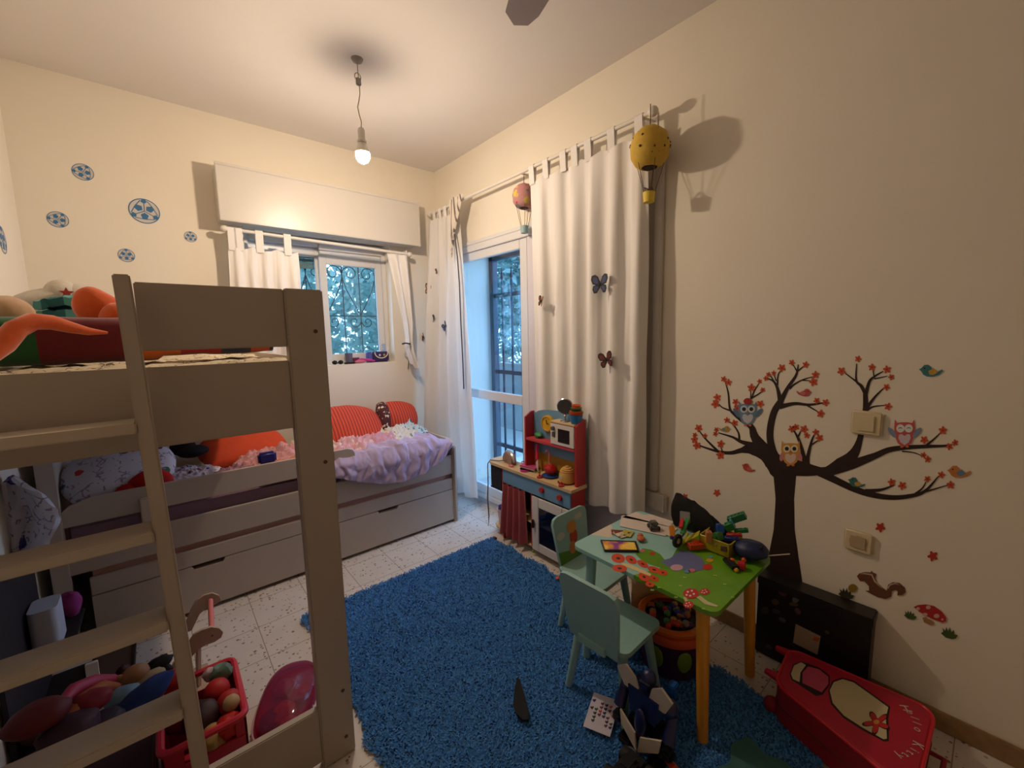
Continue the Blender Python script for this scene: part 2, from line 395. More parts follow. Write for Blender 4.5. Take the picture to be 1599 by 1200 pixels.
m = MB(); m.box(-6, 12, YW+T+.02, 14, -.5, -.4, 0); m.box(XO+.31, 12, -3, YW+T+.02, -.5, -.05, 0); struct(m, 'trim_3', mat('pale paving outside', (176, 180, 176), .8, vary=.12, nscale=3))
m = MB(); m.box(5.0, 5.2, 1.0, 9.0, -.4, .85, .01); one(m, 'garden_wall', mat('grey garden wall', (164, 168, 166), .85, vary=.15, nscale=5), 'low grey garden wall behind the bars of the balcony gate', 'wall')

# ================================================================= bulb, fan
bx, by = .905, 2.231
b = thing('pendant_bulb', 'bare glowing bulb hanging from the ceiling on a thin crooked cord', 'ceiling lamp', (bx, by, HC))
m = MB(); m.lathe([(.0, 0), (.03, 0), (.024, -.012), (.008, -.022), (0, -.022)], (bx, by, HC)); part(m, 'ceiling_hook', mat('grey plastic', (150, 145, 140), .5), b)
m = MB(); pts = [(bx, by, HC-.02), (bx, by, HC-.06), (bx+.004, by, HC-.13)]
pts += [(bx-.004+.008*math.sin(i*1.5), by, HC-.13-.27*i/8) for i in range(1, 8)]+[(bx+.002, by, HC-.335)]
m.tube(pts, .0028, 8); m.tube([(bx-.002+.016*math.cos(a*PI/6), by, HC-.085+.018*math.sin(a*PI/6)) for a in range(12)], .0025, 6, closed=True)
part(m, 'cord', mat('beige lamp cord', (190, 175, 155), .6), b)
m = MB(); m.box(bx-.012, bx+.012, by-.008, by+.008, HC-.125, HC-.09, .003); part(m, 'connector', mat('grey plastic', (150, 145, 140), .5), b)
m = MB(); m.lathe([(0, 0), (.014, 0), (.018, -.01), (.018, -.055), (.024, -.062), (.024, -.07), (0, -.07)], (bx, by, HC-.33)); part(m, 'lamp_holder', mat('white bakelite', (225, 220, 210), .4), b)
m = MB(); m.lathe([(.0, -.0), (.018, 0), (.03, -.03), (.036, -.05), (.0355, -.0505), (0, -.0505)], (bx, by, HC-.40)); part(m, 'bulb_base', mat('white bulb collar', (235, 230, 220), .4), b)
m = MB(); m.lathe([(.0355, 0), (.036, -.012), (.033, -.028), (.024, -.042), (.012, -.049), (0, -.051)], (bx, by, HC-.4508))
k = NT('glowing bulb'); k.b.inputs['Emission Color'].default_value = (*BULB_COL, 1); k.b.inputs['Emission Strength'].default_value = BULB; k.base((1, .9, .75, 1))
part(m, 'bulb_globe', k.m, b, 'glowing warm white bulb')
FAN = mat('grey fan blade', (150, 135, 130), .5)
fc = Vector((.93, .62, HC)); f = thing('ceiling_fan', 'grey ceiling fan with one blade tip reaching into view at the top', 'ceiling fan', fc)
m = MB(); m.cyl(fc, fc-Vector((0, 0, .2)), .012); m.lathe([(0, 0), (.06, 0), (.05, -.04), (.0, -.05)], fc); part(m, 'downrod', FAN, f)
m = MB(); m.lathe([(0, 0), (.07, -.01), (.095, -.04), (.095, -.08), (.06, -.11), (0, -.12)], fc-Vector((0, 0, .19))); part(m, 'motor', FAN, f)
for k in range(3):
    a = math.atan2(1.25-.62, 1.12-.93)+k*2*PI/3; R_ = Matrix.Translation(fc-Vector((0, 0, .25))) @ Matrix.Rotation(a, 4, 'Z') @ Matrix.Rotation(.2, 4, 'X')
    m = MB(); m.prism([(.1, -.025), (.2, -.055), (.6, -.06), (.66, -.045), (.69, 0), (.655, .05), (.6, .06), (.2, .05), (.1, .025)], lambda u, v, d: R_ @ Vector((u, v, d)), .006); part(m, 'blade', FAN, f)
# ================================================================= LOFT BED (its foot end and ladder face the camera)
BEDP = mat('warm grey painted wood', (188, 174, 160), .45, vary=.04, nscale=10, coat=.1)
BEDD = mat('warm grey painted wood, edges', (204, 190, 174), .45, vary=.04, nscale=10)
lb = thing('loft_bed', 'tall grey wooden loft bed with a ladder on its end, nearest the camera at left', 'loft bed', (-.04, 2.2, 0))
for x0, x1, y0, y1, zt in ((.287, .390, 1.325, 1.362, 1.542), (-.474, -.372, 1.325, 1.362, 1.542), (.287, .390, 3.238, 3.275, 1.542), (-.474, -.372, 3.238, 3.275, 1.542)):
    m = MB(); m.box(x0, x1, y0, y1, 0, zt, .004); p = part(m, 'post', BEDP, lb)
    if x0 > 0 and y0 < 2:
        for z in (1.42, 1.02, .24, .07):
            k = MB(); k.cyl((.362, 1.3262, z), (.362, 1.3235, z), .006, n=12); part(k, 'bolt_cap', mat('brown bolt cap', (95, 70, 55), .5), p)
m = MB(); m.box(-.03, .287, 1.334, 1.354, 1.377, 1.540); part(m, 'guard_board', BEDP, lb)
m = MB(); m.box(-.372, .287, 1.334, 1.356, 1.138, 1.337); part(m, 'end_board', BEDP, lb)
m = MB(); m.box(-.372, .287, 1.330, 1.356, .025, .213); part(m, 'bottom_board', BEDP, lb)
m = MB(); m.box(-.372, .287, 3.246, 3.266, 1.138, 1.337); part(m, 'end_board', BEDP, lb)
for x0, x1 in ((.362, .386), (-.472, -.448)):
    m = MB(); m.box(x0, x1, 1.362, 3.238, 1.138, 1.337); part(m, 'side_board', BEDP, lb)
m = MB()
for k in range(14): m.box(-.447, .361, 1.42+k*.13, 1.50+k*.13, 1.165, 1.183)
part(m, 'slats', BEDD, lb)
lad = MB()
def lx(z, e): return (-.0465 if e == 0 else 0)+(.034*(1.54-z)/1.2)
def ly(z): return 1.292-.13*(1.54-z)/1.2
lad.beam((lx(1.545, 0), ly(1.545), 1.545), (lx(0, 0), ly(0), .0), .030, .06, (0, 1, 0), .003)
la = part(lad, 'ladder', BEDP, lb)
m = MB(); m.beam((lx(1.545, 0)-.40, ly(1.545), 1.545), (lx(0, 0)-.40, ly(0), .0), .030, .06, (0, 1, 0), .003); part(m, 'stile', BEDP, la)
for z in (1.222, .978, .772, .562, .35, .14):
    m = MB(); y = ly(z); x = lx(z, 0); m.box(x-.386, x-.014, y-.04, y+.045, z-.024, z, .003); part(m, 'tread', BEDD, la)
# upper mattress in a printed sheet
SHEET = printed('cream sheet with grey drawings', (205, 192, 165), [(90, 80, 70), (70, 60, 55), (150, 140, 120)], 22, .1, ink=(110, 95, 80))
def top_wave(x, y): return 1.325+.02*fbm(x*5, y*5)+.012*fbm(x*16, y*16, 3)
m = MB()
def fn(u, v):
    x = -.435+.785*u; y = 1.375+1.85*v; e = min(u, 1-u, v, 1-v)
    z = top_wave(x, y)+(-.04*(1-min(1, e/.02))**2)
    return Vector((x, y, z))
m.grid(fn, 60, 110); m.box(-.435, .35, 1.375, 3.225, 1.186, 1.30, .02); one(m, 'mattress', SHEET, 'mattress in a cream sheet with grey line drawings, up on the loft bed', 'mattress')
# patchwork bolster: coloured squares, one mesh per colour
q = thing('patchwork_cushion', 'long patchwork cushion of green, maroon, orange, red and navy squares on the loft bed', 'cushion', (-.05, 1.85, 1.34))
cols = [('green', (30, 92, 48)), ('maroon', (110, 24, 34)), ('orange', (214, 110, 30)), ('red', (178, 28, 34)), ('navy', (50, 56, 80)), ('bright orange', (226, 92, 32)), ('dark navy', (44, 46, 66))]
xs = [-.44, -.255, -.065, .06, .175, .27, .335, .348]
for (nm, c), x0, x1 in zip(cols, xs, xs[1:]):
    m = MB()
    def fn(u, v, x0=x0, x1=x1):
        x = x0+(x1-x0)*u; a = PI*(1.5-2*v); yc = 1.80+.17*(x+.44)
        k = .095+.02*(x < -.02) - .012*abs(math.sin(u*PI))*0
        zz = math.copysign(abs(math.sin(a))**.55, math.sin(a)); yy = math.copysign(abs(math.cos(a))**.55, math.cos(a))
        return Vector((x, yc-.085*yy+.006*fbm(x*9, a), 1.352+.055+(.058+.012*(x < 0)+.006*fbm(x*7, 2))*zz))
    m.grid(fn, 8, 28); part(m, 'patch', mat('%s fleece' % nm, c, .95, vary=.12, nscale=60, sheen=.3), q, nm+' square')
# plush toys and blankets on the loft bed
OR = mat('orange plush', (222, 92, 22), .95, vary=.12, nscale=50, bump=.3, sheen=.5)
m = MB(); P_ = [at(x, y, 1, Y) for x, y, Y in ((-22, 556, 1.62), (4, 538, 1.64), (26, 514, 1.66), (52, 502, 1.68), (82, 504, 1.70), (112, 512, 1.72), (140, 518, 1.74), (168, 520, 1.76))]
m.tube(P_, [.024, .025, .024, .023, .020, .016, .011, .004], 14)
one(m, 'plush_tentacle', OR, 'long drooping orange plush arm lying along the top of the patchwork cushion', 'soft toy')
c = at(158, 486, 1, 2.02); m = MB(); m.ball(c, (.062, .045, .085), 24, Matrix.Rotation(-.55, 4, 'Y'), warp=.06); c = at(185, 505, 1, 1.98); m.ball(c, (.05, .045, .07), 20)
one(m, 'plush_toy', OR, 'upright orange plush toy with a rounded top beside the ladder post', 'soft toy')
c = at(12, 492, 1, 1.92); m = MB(); m.ball(c, (.058, .055, .056), 28, warp=.04); m.ball(c+Vector((-.06, -.03, .01)), (.035, .03, .03), 16)
one(m, 'plush_ball', mat('beige plush', (205, 165, 125), .95, vary=.1, nscale=60, bump=.3, sheen=.5), 'round beige plush toy at the left edge on the loft bed', 'soft toy')
m = MB(); a_ = at(58, 498, 1, 2.20); b_ = at(142, 494, 1, 2.20)
for k in range(3):
    m.grid(lambda u, v, k=k: Vector((a_.x+(b_.x-a_.x)*u, 2.18+.24*v, a_.z-.012+.036*k+.030*u*(k/2.)+.010*fbm(u*4, v*4, k)+.006*math.sin(v*PI))), 24, 16, .028)
one(m, 'folded_blanket', stripes('teal striped fleece', (44, 104, 110), (90, 158, 158), 0, 9, .95), 'folded teal fleece blanket in a stack on the loft bed', 'blanket')
m = MB(); a_ = at(84, 497, 1, 2.08); b_ = at(168, 512, 1, 2.08); m.grid(lambda u, v: Vector((a_.x+(b_.x-a_.x)*u, 1.99+.18*v, 1.36+(a_.z-1.36)*(1-.5*u*u)*math.sin(PI*(.15+.7*v))**.5+.004*fbm(u*5, v*5))), 20, 16, .01)
one(m, 'folded_sheet', mat('cream cotton', (214, 196, 160), .9, vary=.06), 'cream folded cloth between the orange plush and the teal blanket', 'cloth')
wp = thing('white_plush_toy', 'white plush toy with a small red star, lying behind the teal blanket', 'soft toy', (-.22, 2.5, 1.345))
WP = mat('white plush', (210, 200, 185), .95, vary=.08, nscale=60, bump=.3)
c0 = at(72, 468, 1, 2.55); c1 = at(98, 458, 1, 2.55); c2 = at(122, 462, 1, 2.55)
m = MB(); m.ball(c0, (.11, .06, .045), 20, Matrix.Rotation(-.25, 4, 'Y'), warp=.08); m.ball(c1, (.055, .06, .055), 20); m.ball(c2, (.06, .05, .05), 20); m.ball(c1-Vector((0, 0, .1)), (.13, .08, .10), 20); part(m, 'body', WP, wp)
def star(r0, r1, n, ph=0): return [((r0 if i % 2 == 0 else r1)*math.cos(ph+PI*i/n), (r0 if i % 2 == 0 else r1)*math.sin(ph+PI*i/n)) for i in range(2*n)]
sp_ = at(105, 458, 1, 2.486); m = MB(); m.prism(star(.022, .010, 5, PI/2), lambda u, v, d: Vector((sp_.x+u, 2.486-d, sp_.z+v)), .012); part(m, 'star', mat('dull red felt', (165, 55, 45), .9), wp)

# ================================================================= DAYBED WITH TRUNDLE
YB, YR_ = 2.58, 3.215
db = thing('daybed', 'low grey wooden bed with a guard rail and a pull-out trundle drawer, under the window', 'bed', (.6, 2.9, 0))
def endpanel(x0, x1, zt, y0=YB, y1=YR_):
    r = .07; pts = [(y0, 0), (y1, 0), (y1, zt)]+[(y0+r-r*math.sin(a*PI/12), zt-r+r*math.cos(a*PI/12)) for a in range(7)]
    m = MB(); m.prism(pts, lambda u, v, d: Vector((x0+d, u, v)), x1-x0); return m
b_ = endpanel(1.592, 1.618, .63); part(b_, 'footboard', BEDP, db)
m = MB(); m.box(1.5905, 1.621, YB-.012, YB+.03, 0, .585, .01); part(m, 'corner_post', BEDP, db)
b_ = endpanel(-.432, -.410, .93); part(b_, 'headboard', BEDD, db)
m = MB(); m.box(-.440, -.385, YB-.012, YB+.03, 0, 1.02, .004); part(m, 'corner_post', BEDP, db)
m = MB(); m.box(-.41, 1.592, YB+.004, YB+.026, .375, .515); m.box(-.41, 1.592, YR_-.03, YR_-.008, .375, .56); part(m, 'side_rail', BEDP, db)
m = MB(); m.prism([(-.41, .597), (.84, .597), (.872, .605), (.884, .63), (.884, .675), (.872, .70), (.84, .712), (-.28, .712), (-.36, .69), (-.41, .64)], lambda u, v, d: Vector((u, YB+.006+d, v)), .022)
gr = part(m, 'guard_rail', BEDP, db)
for x in (-.10, .83):
    m = MB(); m.box(x-.035, x+.035, YB+.028, YB+.045, .39, .69, .003); part(m, 'bracket', BEDP, gr)
m = MB(); m.box(-.13, -.055, YB-.022, YB+.006, .545, .665, .004); part(m, 'guard_rail_clip', BEDD, gr)
td = MB()
H = [(.04, .16), (1.02, 1.14)]                                # handle slots
zs = .255
td.box(-.33, 1.588, YB+.004, YB+.022, .258, .342); tr_ = part(td, 'trundle', BEDP, db)
m = MB()
pts = [(-.33, .022), (1.588, .022), (1.588, zs)]
for a, b2 in H[::-1]:
    pts += [(b2+.012, zs), (b2, zs-.02), (a, zs-.02), (a-.012, zs)]
pts += [(-.33, zs)]
m.prism(pts, lambda u, v, d: Vector((u, YB+.002+d, v)), .018); part(m, 'drawer_front', BEDP, tr_)
m = MB(); m.box(-.325, 1.58, YB+.024, YR_-.04, .05, .24, .003); part(m, 'drawer_box', mat('dark drawer interior board', (120, 105, 92), .7), tr_)  # one even grey brown, darker than the front boards
LAV = mat('lavender cotton', (196, 178, 216), .8, vary=.05, nscale=14, sheen=.2, trans=.1)
PUR = mat('dusty purple cotton', (150, 120, 140), .85, vary=.08)
m = MB(); m.box(-.40, 1.588, YB+.05, YR_-.035, .405, .60, .03, 3); one(m, 'lower_mattress', PUR, 'mattress in a dusty purple sheet on the low bed', 'mattress')
PINKS = mat('pale pink cotton sheet', (196, 152, 140), .85, vary=.08)
m = MB(); m.grid(lambda u, v: Vector((-.32+1.9*u, YB+.03+.0*v+.004*fbm(u*30, v*2), .335+.05*v+.012*fbm(u*9, 1)*v)), 120, 4, .004)
m.box(-.32, 1.58, YB+.045, YR_-.045, .262, .368, .02); one(m, 'trundle_mattress', PINKS, 'thin mattress in a pink sheet showing in the gap above the trundle drawer', 'mattress')

# ---- rumpled lavender sheet over the front right of the bed
def hem(x):                                                   # lower edge height over the rail
    P = [(.30, .60), (.66, .58), (.78, .545), (.92, .485), (1.05, .44), (1.2, .425), (1.35, .45), (1.48, .51), (1.56, .585)]
    for (a, za), (b, zb) in zip(P, P[1:]):
        if x <= b: t = max(0, (x-a)/(b-a)); return za+(zb-za)*t
    return P[-1][1]
def sheet_fn(u, v):
    x = .70+.87*u; L = .56
    zt = .645+.03*math.sin(PI*min(1, max(0, (x-.5)/1.1)))
    dg = x*(1.0-.25*math.sin(v*2))+.10*v
    fold = (.020*math.sin(dg*40+6*fbm(x*3, v*2))+.050*(.32-abs(fbm(dg*7+3, v*2.2, 2)))+.028*(.25-abs(fbm(dg*15, v*5, 9))))*min(1, v*1.6+.2)+.012*fbm(x*9, v*5, 5)
    drop = max(.0, zt-hem(x))
    s = v*(L+.05+drop)
    if s < L: y = 3.17-s; z = zt+fold*.55+.012*fbm(x*12, y*12)-.05*max(0, (u-.9)/.1)**2
    else:
        t = (s-L)/(.05+drop); a = min(1, t*2.2)*PI/2
        y = 3.17-L-.055*math.sin(a)-abs(fold)*.55; z = zt-(zt-hem(x))*t+fold*.15*(1-t)
    return Vector((x, y, z))
m = MB(); m.grid(sheet_fn, 170, 90, .004); one(m, 'lavender_sheet', LAV, 'rumpled lavender sheet spilling over the front edge of the low bed', 'bed sheet')

def pillow(c, sx, sy, sz, rot, fr=.35):
    m = MB()
    def f(u, v, top):
        a, b = 2*u-1, 2*v-1; h = (max(0, 1-a**2)*max(0, 1-b**2))**.42
        s1 = 1-.16*b*b; s2 = 1-.20*a*a
        return rot @ Vector((a*sx*s1, b*sy*s2, top*sz*h+.06*sz*fbm(a*3, b*3, top)))+Vector(c)
    m.grid(lambda u, v: f(u, v, 1), 26, 26); m.grid(lambda u, v: f(u, v, -1), 26, 26)
    bmesh.ops.remove_doubles(m.bm, verts=m.bm.verts, dist=.0008); bmesh.ops.recalc_face_normals(m.bm, faces=m.bm.faces)
    return m
def rot(x, y, z): return Matrix.Rotation(z, 3, 'Z') @ Matrix.Rotation(y, 3, 'Y') @ Matrix.Rotation(x, 3, 'X')
REDS = stripes('red and orange striped pillowcase', (212, 78, 48), (150, 46, 44), 0, 46, .85, .35)
g_ = 'red striped pillows on the low bed'
one(pillow((1.02, 3.02, .755), .23, .19, .075, rot(.75, .1, 0)), 'pillow', REDS, 'larger red striped pillow leaning on the back wall right beside the loft bed post', 'pillow', g_)
o_ = thing('pillow', 'red striped pillow with a dark flowered end, in the corner beneath the window sill', 'pillow', (1.42, 3.1, .69), g_)
part(pillow((1.42, 3.10, .765), .165, .13, .07, rot(.95, .12, -.05)), 'pillow_case', REDS, o_)
m = pillow((1.285, 3.07, .785), .05, .125, .062, rot(.95, .12, -.05)); part(m, 'patterned_end', printed('brown and white flowered cotton', (78, 30, 34), [(230, 215, 190), (230, 215, 190), (100, 40, 40)], 45, .3), o_, 'dark brown end with white flowers')
one(pillow((.36, 3.05, .72), .24, .15, .07, rot(.5, 0, .1)), 'pillow', mat('plain orange red cotton', (214, 74, 34), .9, vary=.08), 'plain orange pillow behind the pink blanket, seen below the loft end board', 'pillow', g_)

def crumple(cx, cy, z0, sx, sy, h, seed, n=46, sharp=6, th=.006, power=.6):
    m = MB()
    def f(u, v):
        a, b = 2*u-1, 2*v-1; ang = math.atan2(b, a); r = max(abs(a), abs(b)); R = 1+.22*fbm(math.cos(ang)*1.5+seed, math.sin(ang)*1.5)
        q_ = math.sqrt(a*a+b*b) or 1; x = a/q_*r*R; y = b/q_*r*R
        e = max(0, 1-r)**power
        z = z0+h*e*(.55+.45*fbm(x*1.5+seed, y*1.5, 2))+h*.55*e**.4*abs(fbm(x*sharp*.5+seed, y*sharp*.5, seed))+h*.18*fbm(x*sharp*1.6, y*sharp*1.6, seed)*min(1, e*3)
        return Vector((cx+sx*x, cy+sy*y, max(z0, z)))
    m.grid(f, n, n, th); return m
one(crumple(.50, 2.85, .665, .26, .15, .10, 3), 'pink_blanket', mat('pale pink fleece', (222, 158, 158), .95, vary=.08, sheen=.5), 'crumpled pale pink fleece blanket on the bed under the loft end board', 'blanket')
one(crumple(.60, 2.68, .665, .25, .10, .05, 8), 'peach_garment', mat('peach cotton', (222, 138, 96), .9, vary=.08), 'peach coloured garment lying along the guard rail', 'clothing')
one(crumple(.255, 2.72, .665, .10, .07, .05, 11, 30), 'sock', mat('mauve cotton', (170, 120, 140), .9, vary=.08), 'small mauve garment at the left end of the pink blanket', 'clothing')
one(crumple(.80, 3.0, .67, .22, .13, .09, 13), 'cream_blanket', printed('cream and brown print', (214, 196, 168), [(150, 120, 90), (170, 150, 120)], 20, .15), 'cream blanket with a brown print behind the pink fleece', 'blanket')
one(crumple(.95, 2.80, .652, .18, .14, .10, 17), 'pink_print_cloth', printed('pink and white print', (228, 180, 192), [(240, 225, 225), (150, 80, 100), (240, 220, 220)], 26, .3), 'pink and white printed cloth crumpled in front of the larger red pillow', 'clothing')
one(crumple(1.12, 2.84, .655, .18, .15, .10, 19), 'pink_garment', mat('light pink cotton', (226, 172, 190), .9, vary=.08), 'light pink garment crumpled on the lavender sheet', 'clothing')
one(crumple(1.28, 2.88, .655, .16, .14, .10, 23), 'white_print_garment', printed('white cotton with small ginger print', (226, 220, 210), [(196, 150, 110), (110, 140, 130), (190, 160, 130)], 30, .25), 'white garment with a small ginger print on the lavender sheet', 'clothing')
one(crumple(1.42, 2.96, .655, .17, .13, .085, 29), 'teal_print_garment', printed('pale teal print', (200, 214, 216), [(70, 90, 110), (120, 160, 165), (60, 70, 90)], 34, .3), 'pale garment with a teal and navy print beside the flowered pillow', 'clothing')
m = MB(); m.box(.37, .46, 2.625, 2.675, .70, .765, .012, 3); one(m, 'blue_case', mat('deep blue plastic', (34, 30, 120), .4), 'small deep blue box resting on the guard rail of the low bed', 'box')
# printed duvet and toys at the head end
DUV = printed('white duvet cover with bright drawings', (214, 210, 220), [(200, 60, 60), (230, 140, 40), (90, 80, 160), (70, 60, 70), (200, 110, 170), (60, 110, 90)], 16, .26, ink=(150, 140, 165))
one(pillow((-.20, 2.86, .75), .22, .18, .075, rot(.45, -.12, .1)), 'printed_pillow', DUV, 'puffy white pillow with bright drawings at the head of the low bed', 'pillow')
one(crumple(.06, 2.86, .665, .16, .15, .05, 31), 'dotted_blanket', printed('white cotton with purple dots', (206, 200, 214), [(110, 50, 90), (80, 60, 130), (160, 60, 80)], 30, .22), 'white blanket with small purple dots right of the ladder', 'blanket')
m = MB(); m.ball((-.085, 2.69, .70), (.085, .05, .07), 24, warp=.1); m.ball((-.175, 2.68, .675), (.05, .04, .045), 18, warp=.1); one(m, 'red_plush_toy', mat('red plush', (190, 22, 20), .95, vary=.1, nscale=50, bump=.3), 'round red plush toy on the low bed, left of the ladder stile', 'soft toy')
m = MB(); m.ball((.10, 2.93, .775), (.075, .05, .035), 20); m.ball((.06, 2.99, .80), (.06, .05, .055), 20, warp=.1); one(m, 'black_plush_toy', mat('black plush', (18, 16, 20), .95, vary=.1), 'black plush toy lying on the dotted blanket under the loft', 'soft toy')
# ================================================================= CURTAINS, RODS, WALL THINGS
CUR = mat('white curtain cotton', (250, 246, 242), .85, vary=.015, nscale=20, trans=.10)
SHEER = mat('thin white curtain cotton', (248, 246, 244), .85, vary=.015, nscale=20, trans=.36)
ROD = mat('white curtain rod', (232, 226, 216), .4, vary=.02)
r_ = thing('curtain_rod', 'white curtain rod under the pelmet of the small window', 'curtain rod', (1.0, 3.19, 2.07))
m = MB(); m.cyl((.39, 3.19, 2.088), (1.63, 3.19, 2.062), .011); part(m, 'rod', ROD, r_)
for x in (.385, 1.635):
    m = MB(); m.ball((x, 3.19, 2.088-(x-.39)*.021), (.022, .02, .02), 14); part(m, 'finial', ROD, r_)
    m = MB(); m.box(x+(.02 if x < 1 else -.03), x+(.03 if x < 1 else -.02), 3.185, YW, 2.06, 2.09, .002); part(m, 'bracket', ROD, r_)
r_ = thing('curtain_rod', 'long white curtain rod above the balcony door on the right wall', 'curtain rod', (1.86, 2.2, 2.42))
m = MB(); m.cyl((1.86, 1.15, 2.418), (1.86, 3.22, 2.418), .011); part(m, 'rod', ROD, r_)
for y in (1.14, 3.23):
    m = MB(); m.ball((1.86, y, 2.418), (.024, .026, .024), 14); part(m, 'finial', ROD, r_)
for y in (1.19, 2.06, 3.18):
    m = MB(); m.beam((1.86, y, 2.408), (XR-.002, y, 2.42), .012, .01); m.box(XR-.006, XR-.0005, y-.02, y+.02, 2.39, 2.46); part(m, 'bracket', ROD, r_)

def curtain(name, label, matl, top, bot, ztop, zbot, nf, amp, tabs, rodz, axis, plane, seed, zb2=None, group=None, lean=0, flare=(0, 0)):
    """axis 'y': runs along y at x=plane; 'x': runs along x at y=plane"""
    c = (plane, (top[0]+top[1])/2, zbot) if axis == 'y' else ((top[0]+top[1])/2, plane, zbot)
    t = thing(name, label, 'curtain', c, group)
    def P(a, off, z): return Vector((plane+off, a, z)) if axis == 'y' else Vector((a, plane+off, z))
    def f(u, v):
        a = (top[0]+(top[1]-top[0])*u)*(1-v)+(bot[0]+(bot[1]-bot[0])*u)*v
        ph = u*nf*2*PI+seed+.9*fbm(u*3+seed, v*1.2)
        s = math.sin(ph); s = math.copysign(abs(s)**.75, s)
        off = amp*s*(.35+.65*min(1, v*3))*(.6+.8*abs(fbm(u*5+seed, v*.6)))+.012*fbm(u*6, v*2, seed)-lean*v-(flare[0]+(flare[1]-flare[0])*v)*(1-u)**2
        sag = .018*math.sin(PI*((u*(len(tabs)-1)) % 1.0)) if v < .03 else 0
        zb = zbot if zb2 is None else zbot+(zb2-zbot)*u
        return P(a, off, ztop-sag*(1-v/.03 if v < .03 else 0)+(zb-ztop)*v)
    m = MB(); m.grid(f, int(nf*16)+20, 60, .0016); cl = part(m, 'cloth', matl, t)
    for a in tabs:
        m = MB(); w_ = .022
        pts = [(0.014*math.cos(q_), rodz+.014*math.sin(q_)) for q_ in [PI*k/8 for k in range(9)]]
        loop = [(.006, ztop-.03)]+[(o, z) for o, z in pts]+[(-.006, ztop-.03)]
        def g(u, v, a=a):
            i = min(len(loop)-2, int(v*(len(loop)-1))); tt = v*(len(loop)-1)-i
            o = loop[i][0]*(1-tt)+loop[i+1][0]*tt; z = loop[i][1]*(1-tt)+loop[i+1][1]*tt
            return P(a-w_+2*w_*u, o, z)
        m.grid(g, 3, 22, .0012); part(m, 'tab', CUR, t)
    return t
curtain('curtain', 'short white tab-top curtain hanging at the left of the small window', CUR, (.395, .80), (.36, .80), 1.99, .98, 5, .024, [.42, .455, .57, .735], 2.088, 'x', 3.19, 1.0)
# right curtain of the small window, bunched
t = thing('curtain', 'white curtain bunched to the right of the small window', 'curtain', (1.58, 3.19, 1.13))
def f(u, v):
    L_ = [(0, 1.44), (.3, 1.50), (.6, 1.555), (.75, 1.572), (.85, 1.565), (1, 1.60)]
    R_ = [(0, 1.61), (.3, 1.63), (.6, 1.640), (.75, 1.625), (.85, 1.64), (1, 1.685)]
    def ip(T_):
        for (a, xa), (b, xb) in zip(T_, T_[1:]):
            if v <= b: return xa+(xb-xa)*(v-a)/(b-a)
        return T_[-1][1]
    x = ip(L_)*(1-u)+ip(R_)*u
    return Vector((x, 3.19+.022*math.sin(u*4*PI+v*2)*(1 if v > .05 else .5), 2.05+(1.15-.04*u+.05*abs(u-.5)-2.05)*v))
m = MB(); m.grid(f, 40, 50, .0016); part(m, 'cloth', CUR, t)
m = MB(); m.tube([(1.565+.03*math.cos(a), 3.185+.035*math.sin(a), 1.34+.004*math.sin(2*a)) for a in [k*PI/8 for k in range(16)]], .006, 6, closed=True); part(m, 'tie', mat('navy ribbon', (30, 34, 60), .7), t)
m = MB(); m.tube([(1.636, 3.288, 2.04), (1.645, 3.288, 1.7), (1.655, 3.288, 1.35), (1.62, 3.288, 1.12)], .004, 6); one(m, 'shutter_strap', mat('grey webbing', (120, 112, 105), .8), 'thin grey shutter strap hanging behind the bunched window curtain', 'strap')
curtain('curtain', 'long white curtain with butterflies in the corner left of the balcony door', SHEER, (3.17, 2.79), (3.235, 2.62), 2.36, .10, 4, .03, [3.14, 3.05, 2.97, 2.88, 2.82], 2.418, 'y', 1.86, 2.2, lean=.045, flare=(.05, .15))
curtain('curtain', 'wide white tab-top curtain covering the right half of the balcony door', CUR, (1.985, 1.165), (1.965, 1.155), 2.345, .40, 6, .027, [1.96, 1.84, 1.70, 1.615, 1.52, 1.37, 1.21], 2.418, 'y', 1.86, .6)
# striped cloth thrown over the rod
st = stripes('grey and white striped cloth', (222, 212, 200), (120, 110, 104), 1, 34, .9, .3)
t = thing('draped_scarf', 'grey striped cloth looped over the rod beside the corner curtain', 'cloth', (1.86, 2.72, 1.1))
m = MB(); m.grid(lambda u, v: Vector((1.825+.012*math.sin(u*13)-.012*v, 2.86-.02*v-(.185*u)*(1-.80*v), 2.44-.44*v*(1-.35*u))), 30, 24, .002); part(m, 'cloth', st, t)
m = MB(); m.tube([(1.82, 2.80, 2.2), (1.815, 2.76, 2.0), (1.812, 2.74, 1.8), (1.81, 2.735, 1.5), (1.806, 2.72, 1.2), (1.80, 2.71, .98)], .005, 6); part(m, 'tail', mat('dark braid', (70, 66, 70), .8), t)

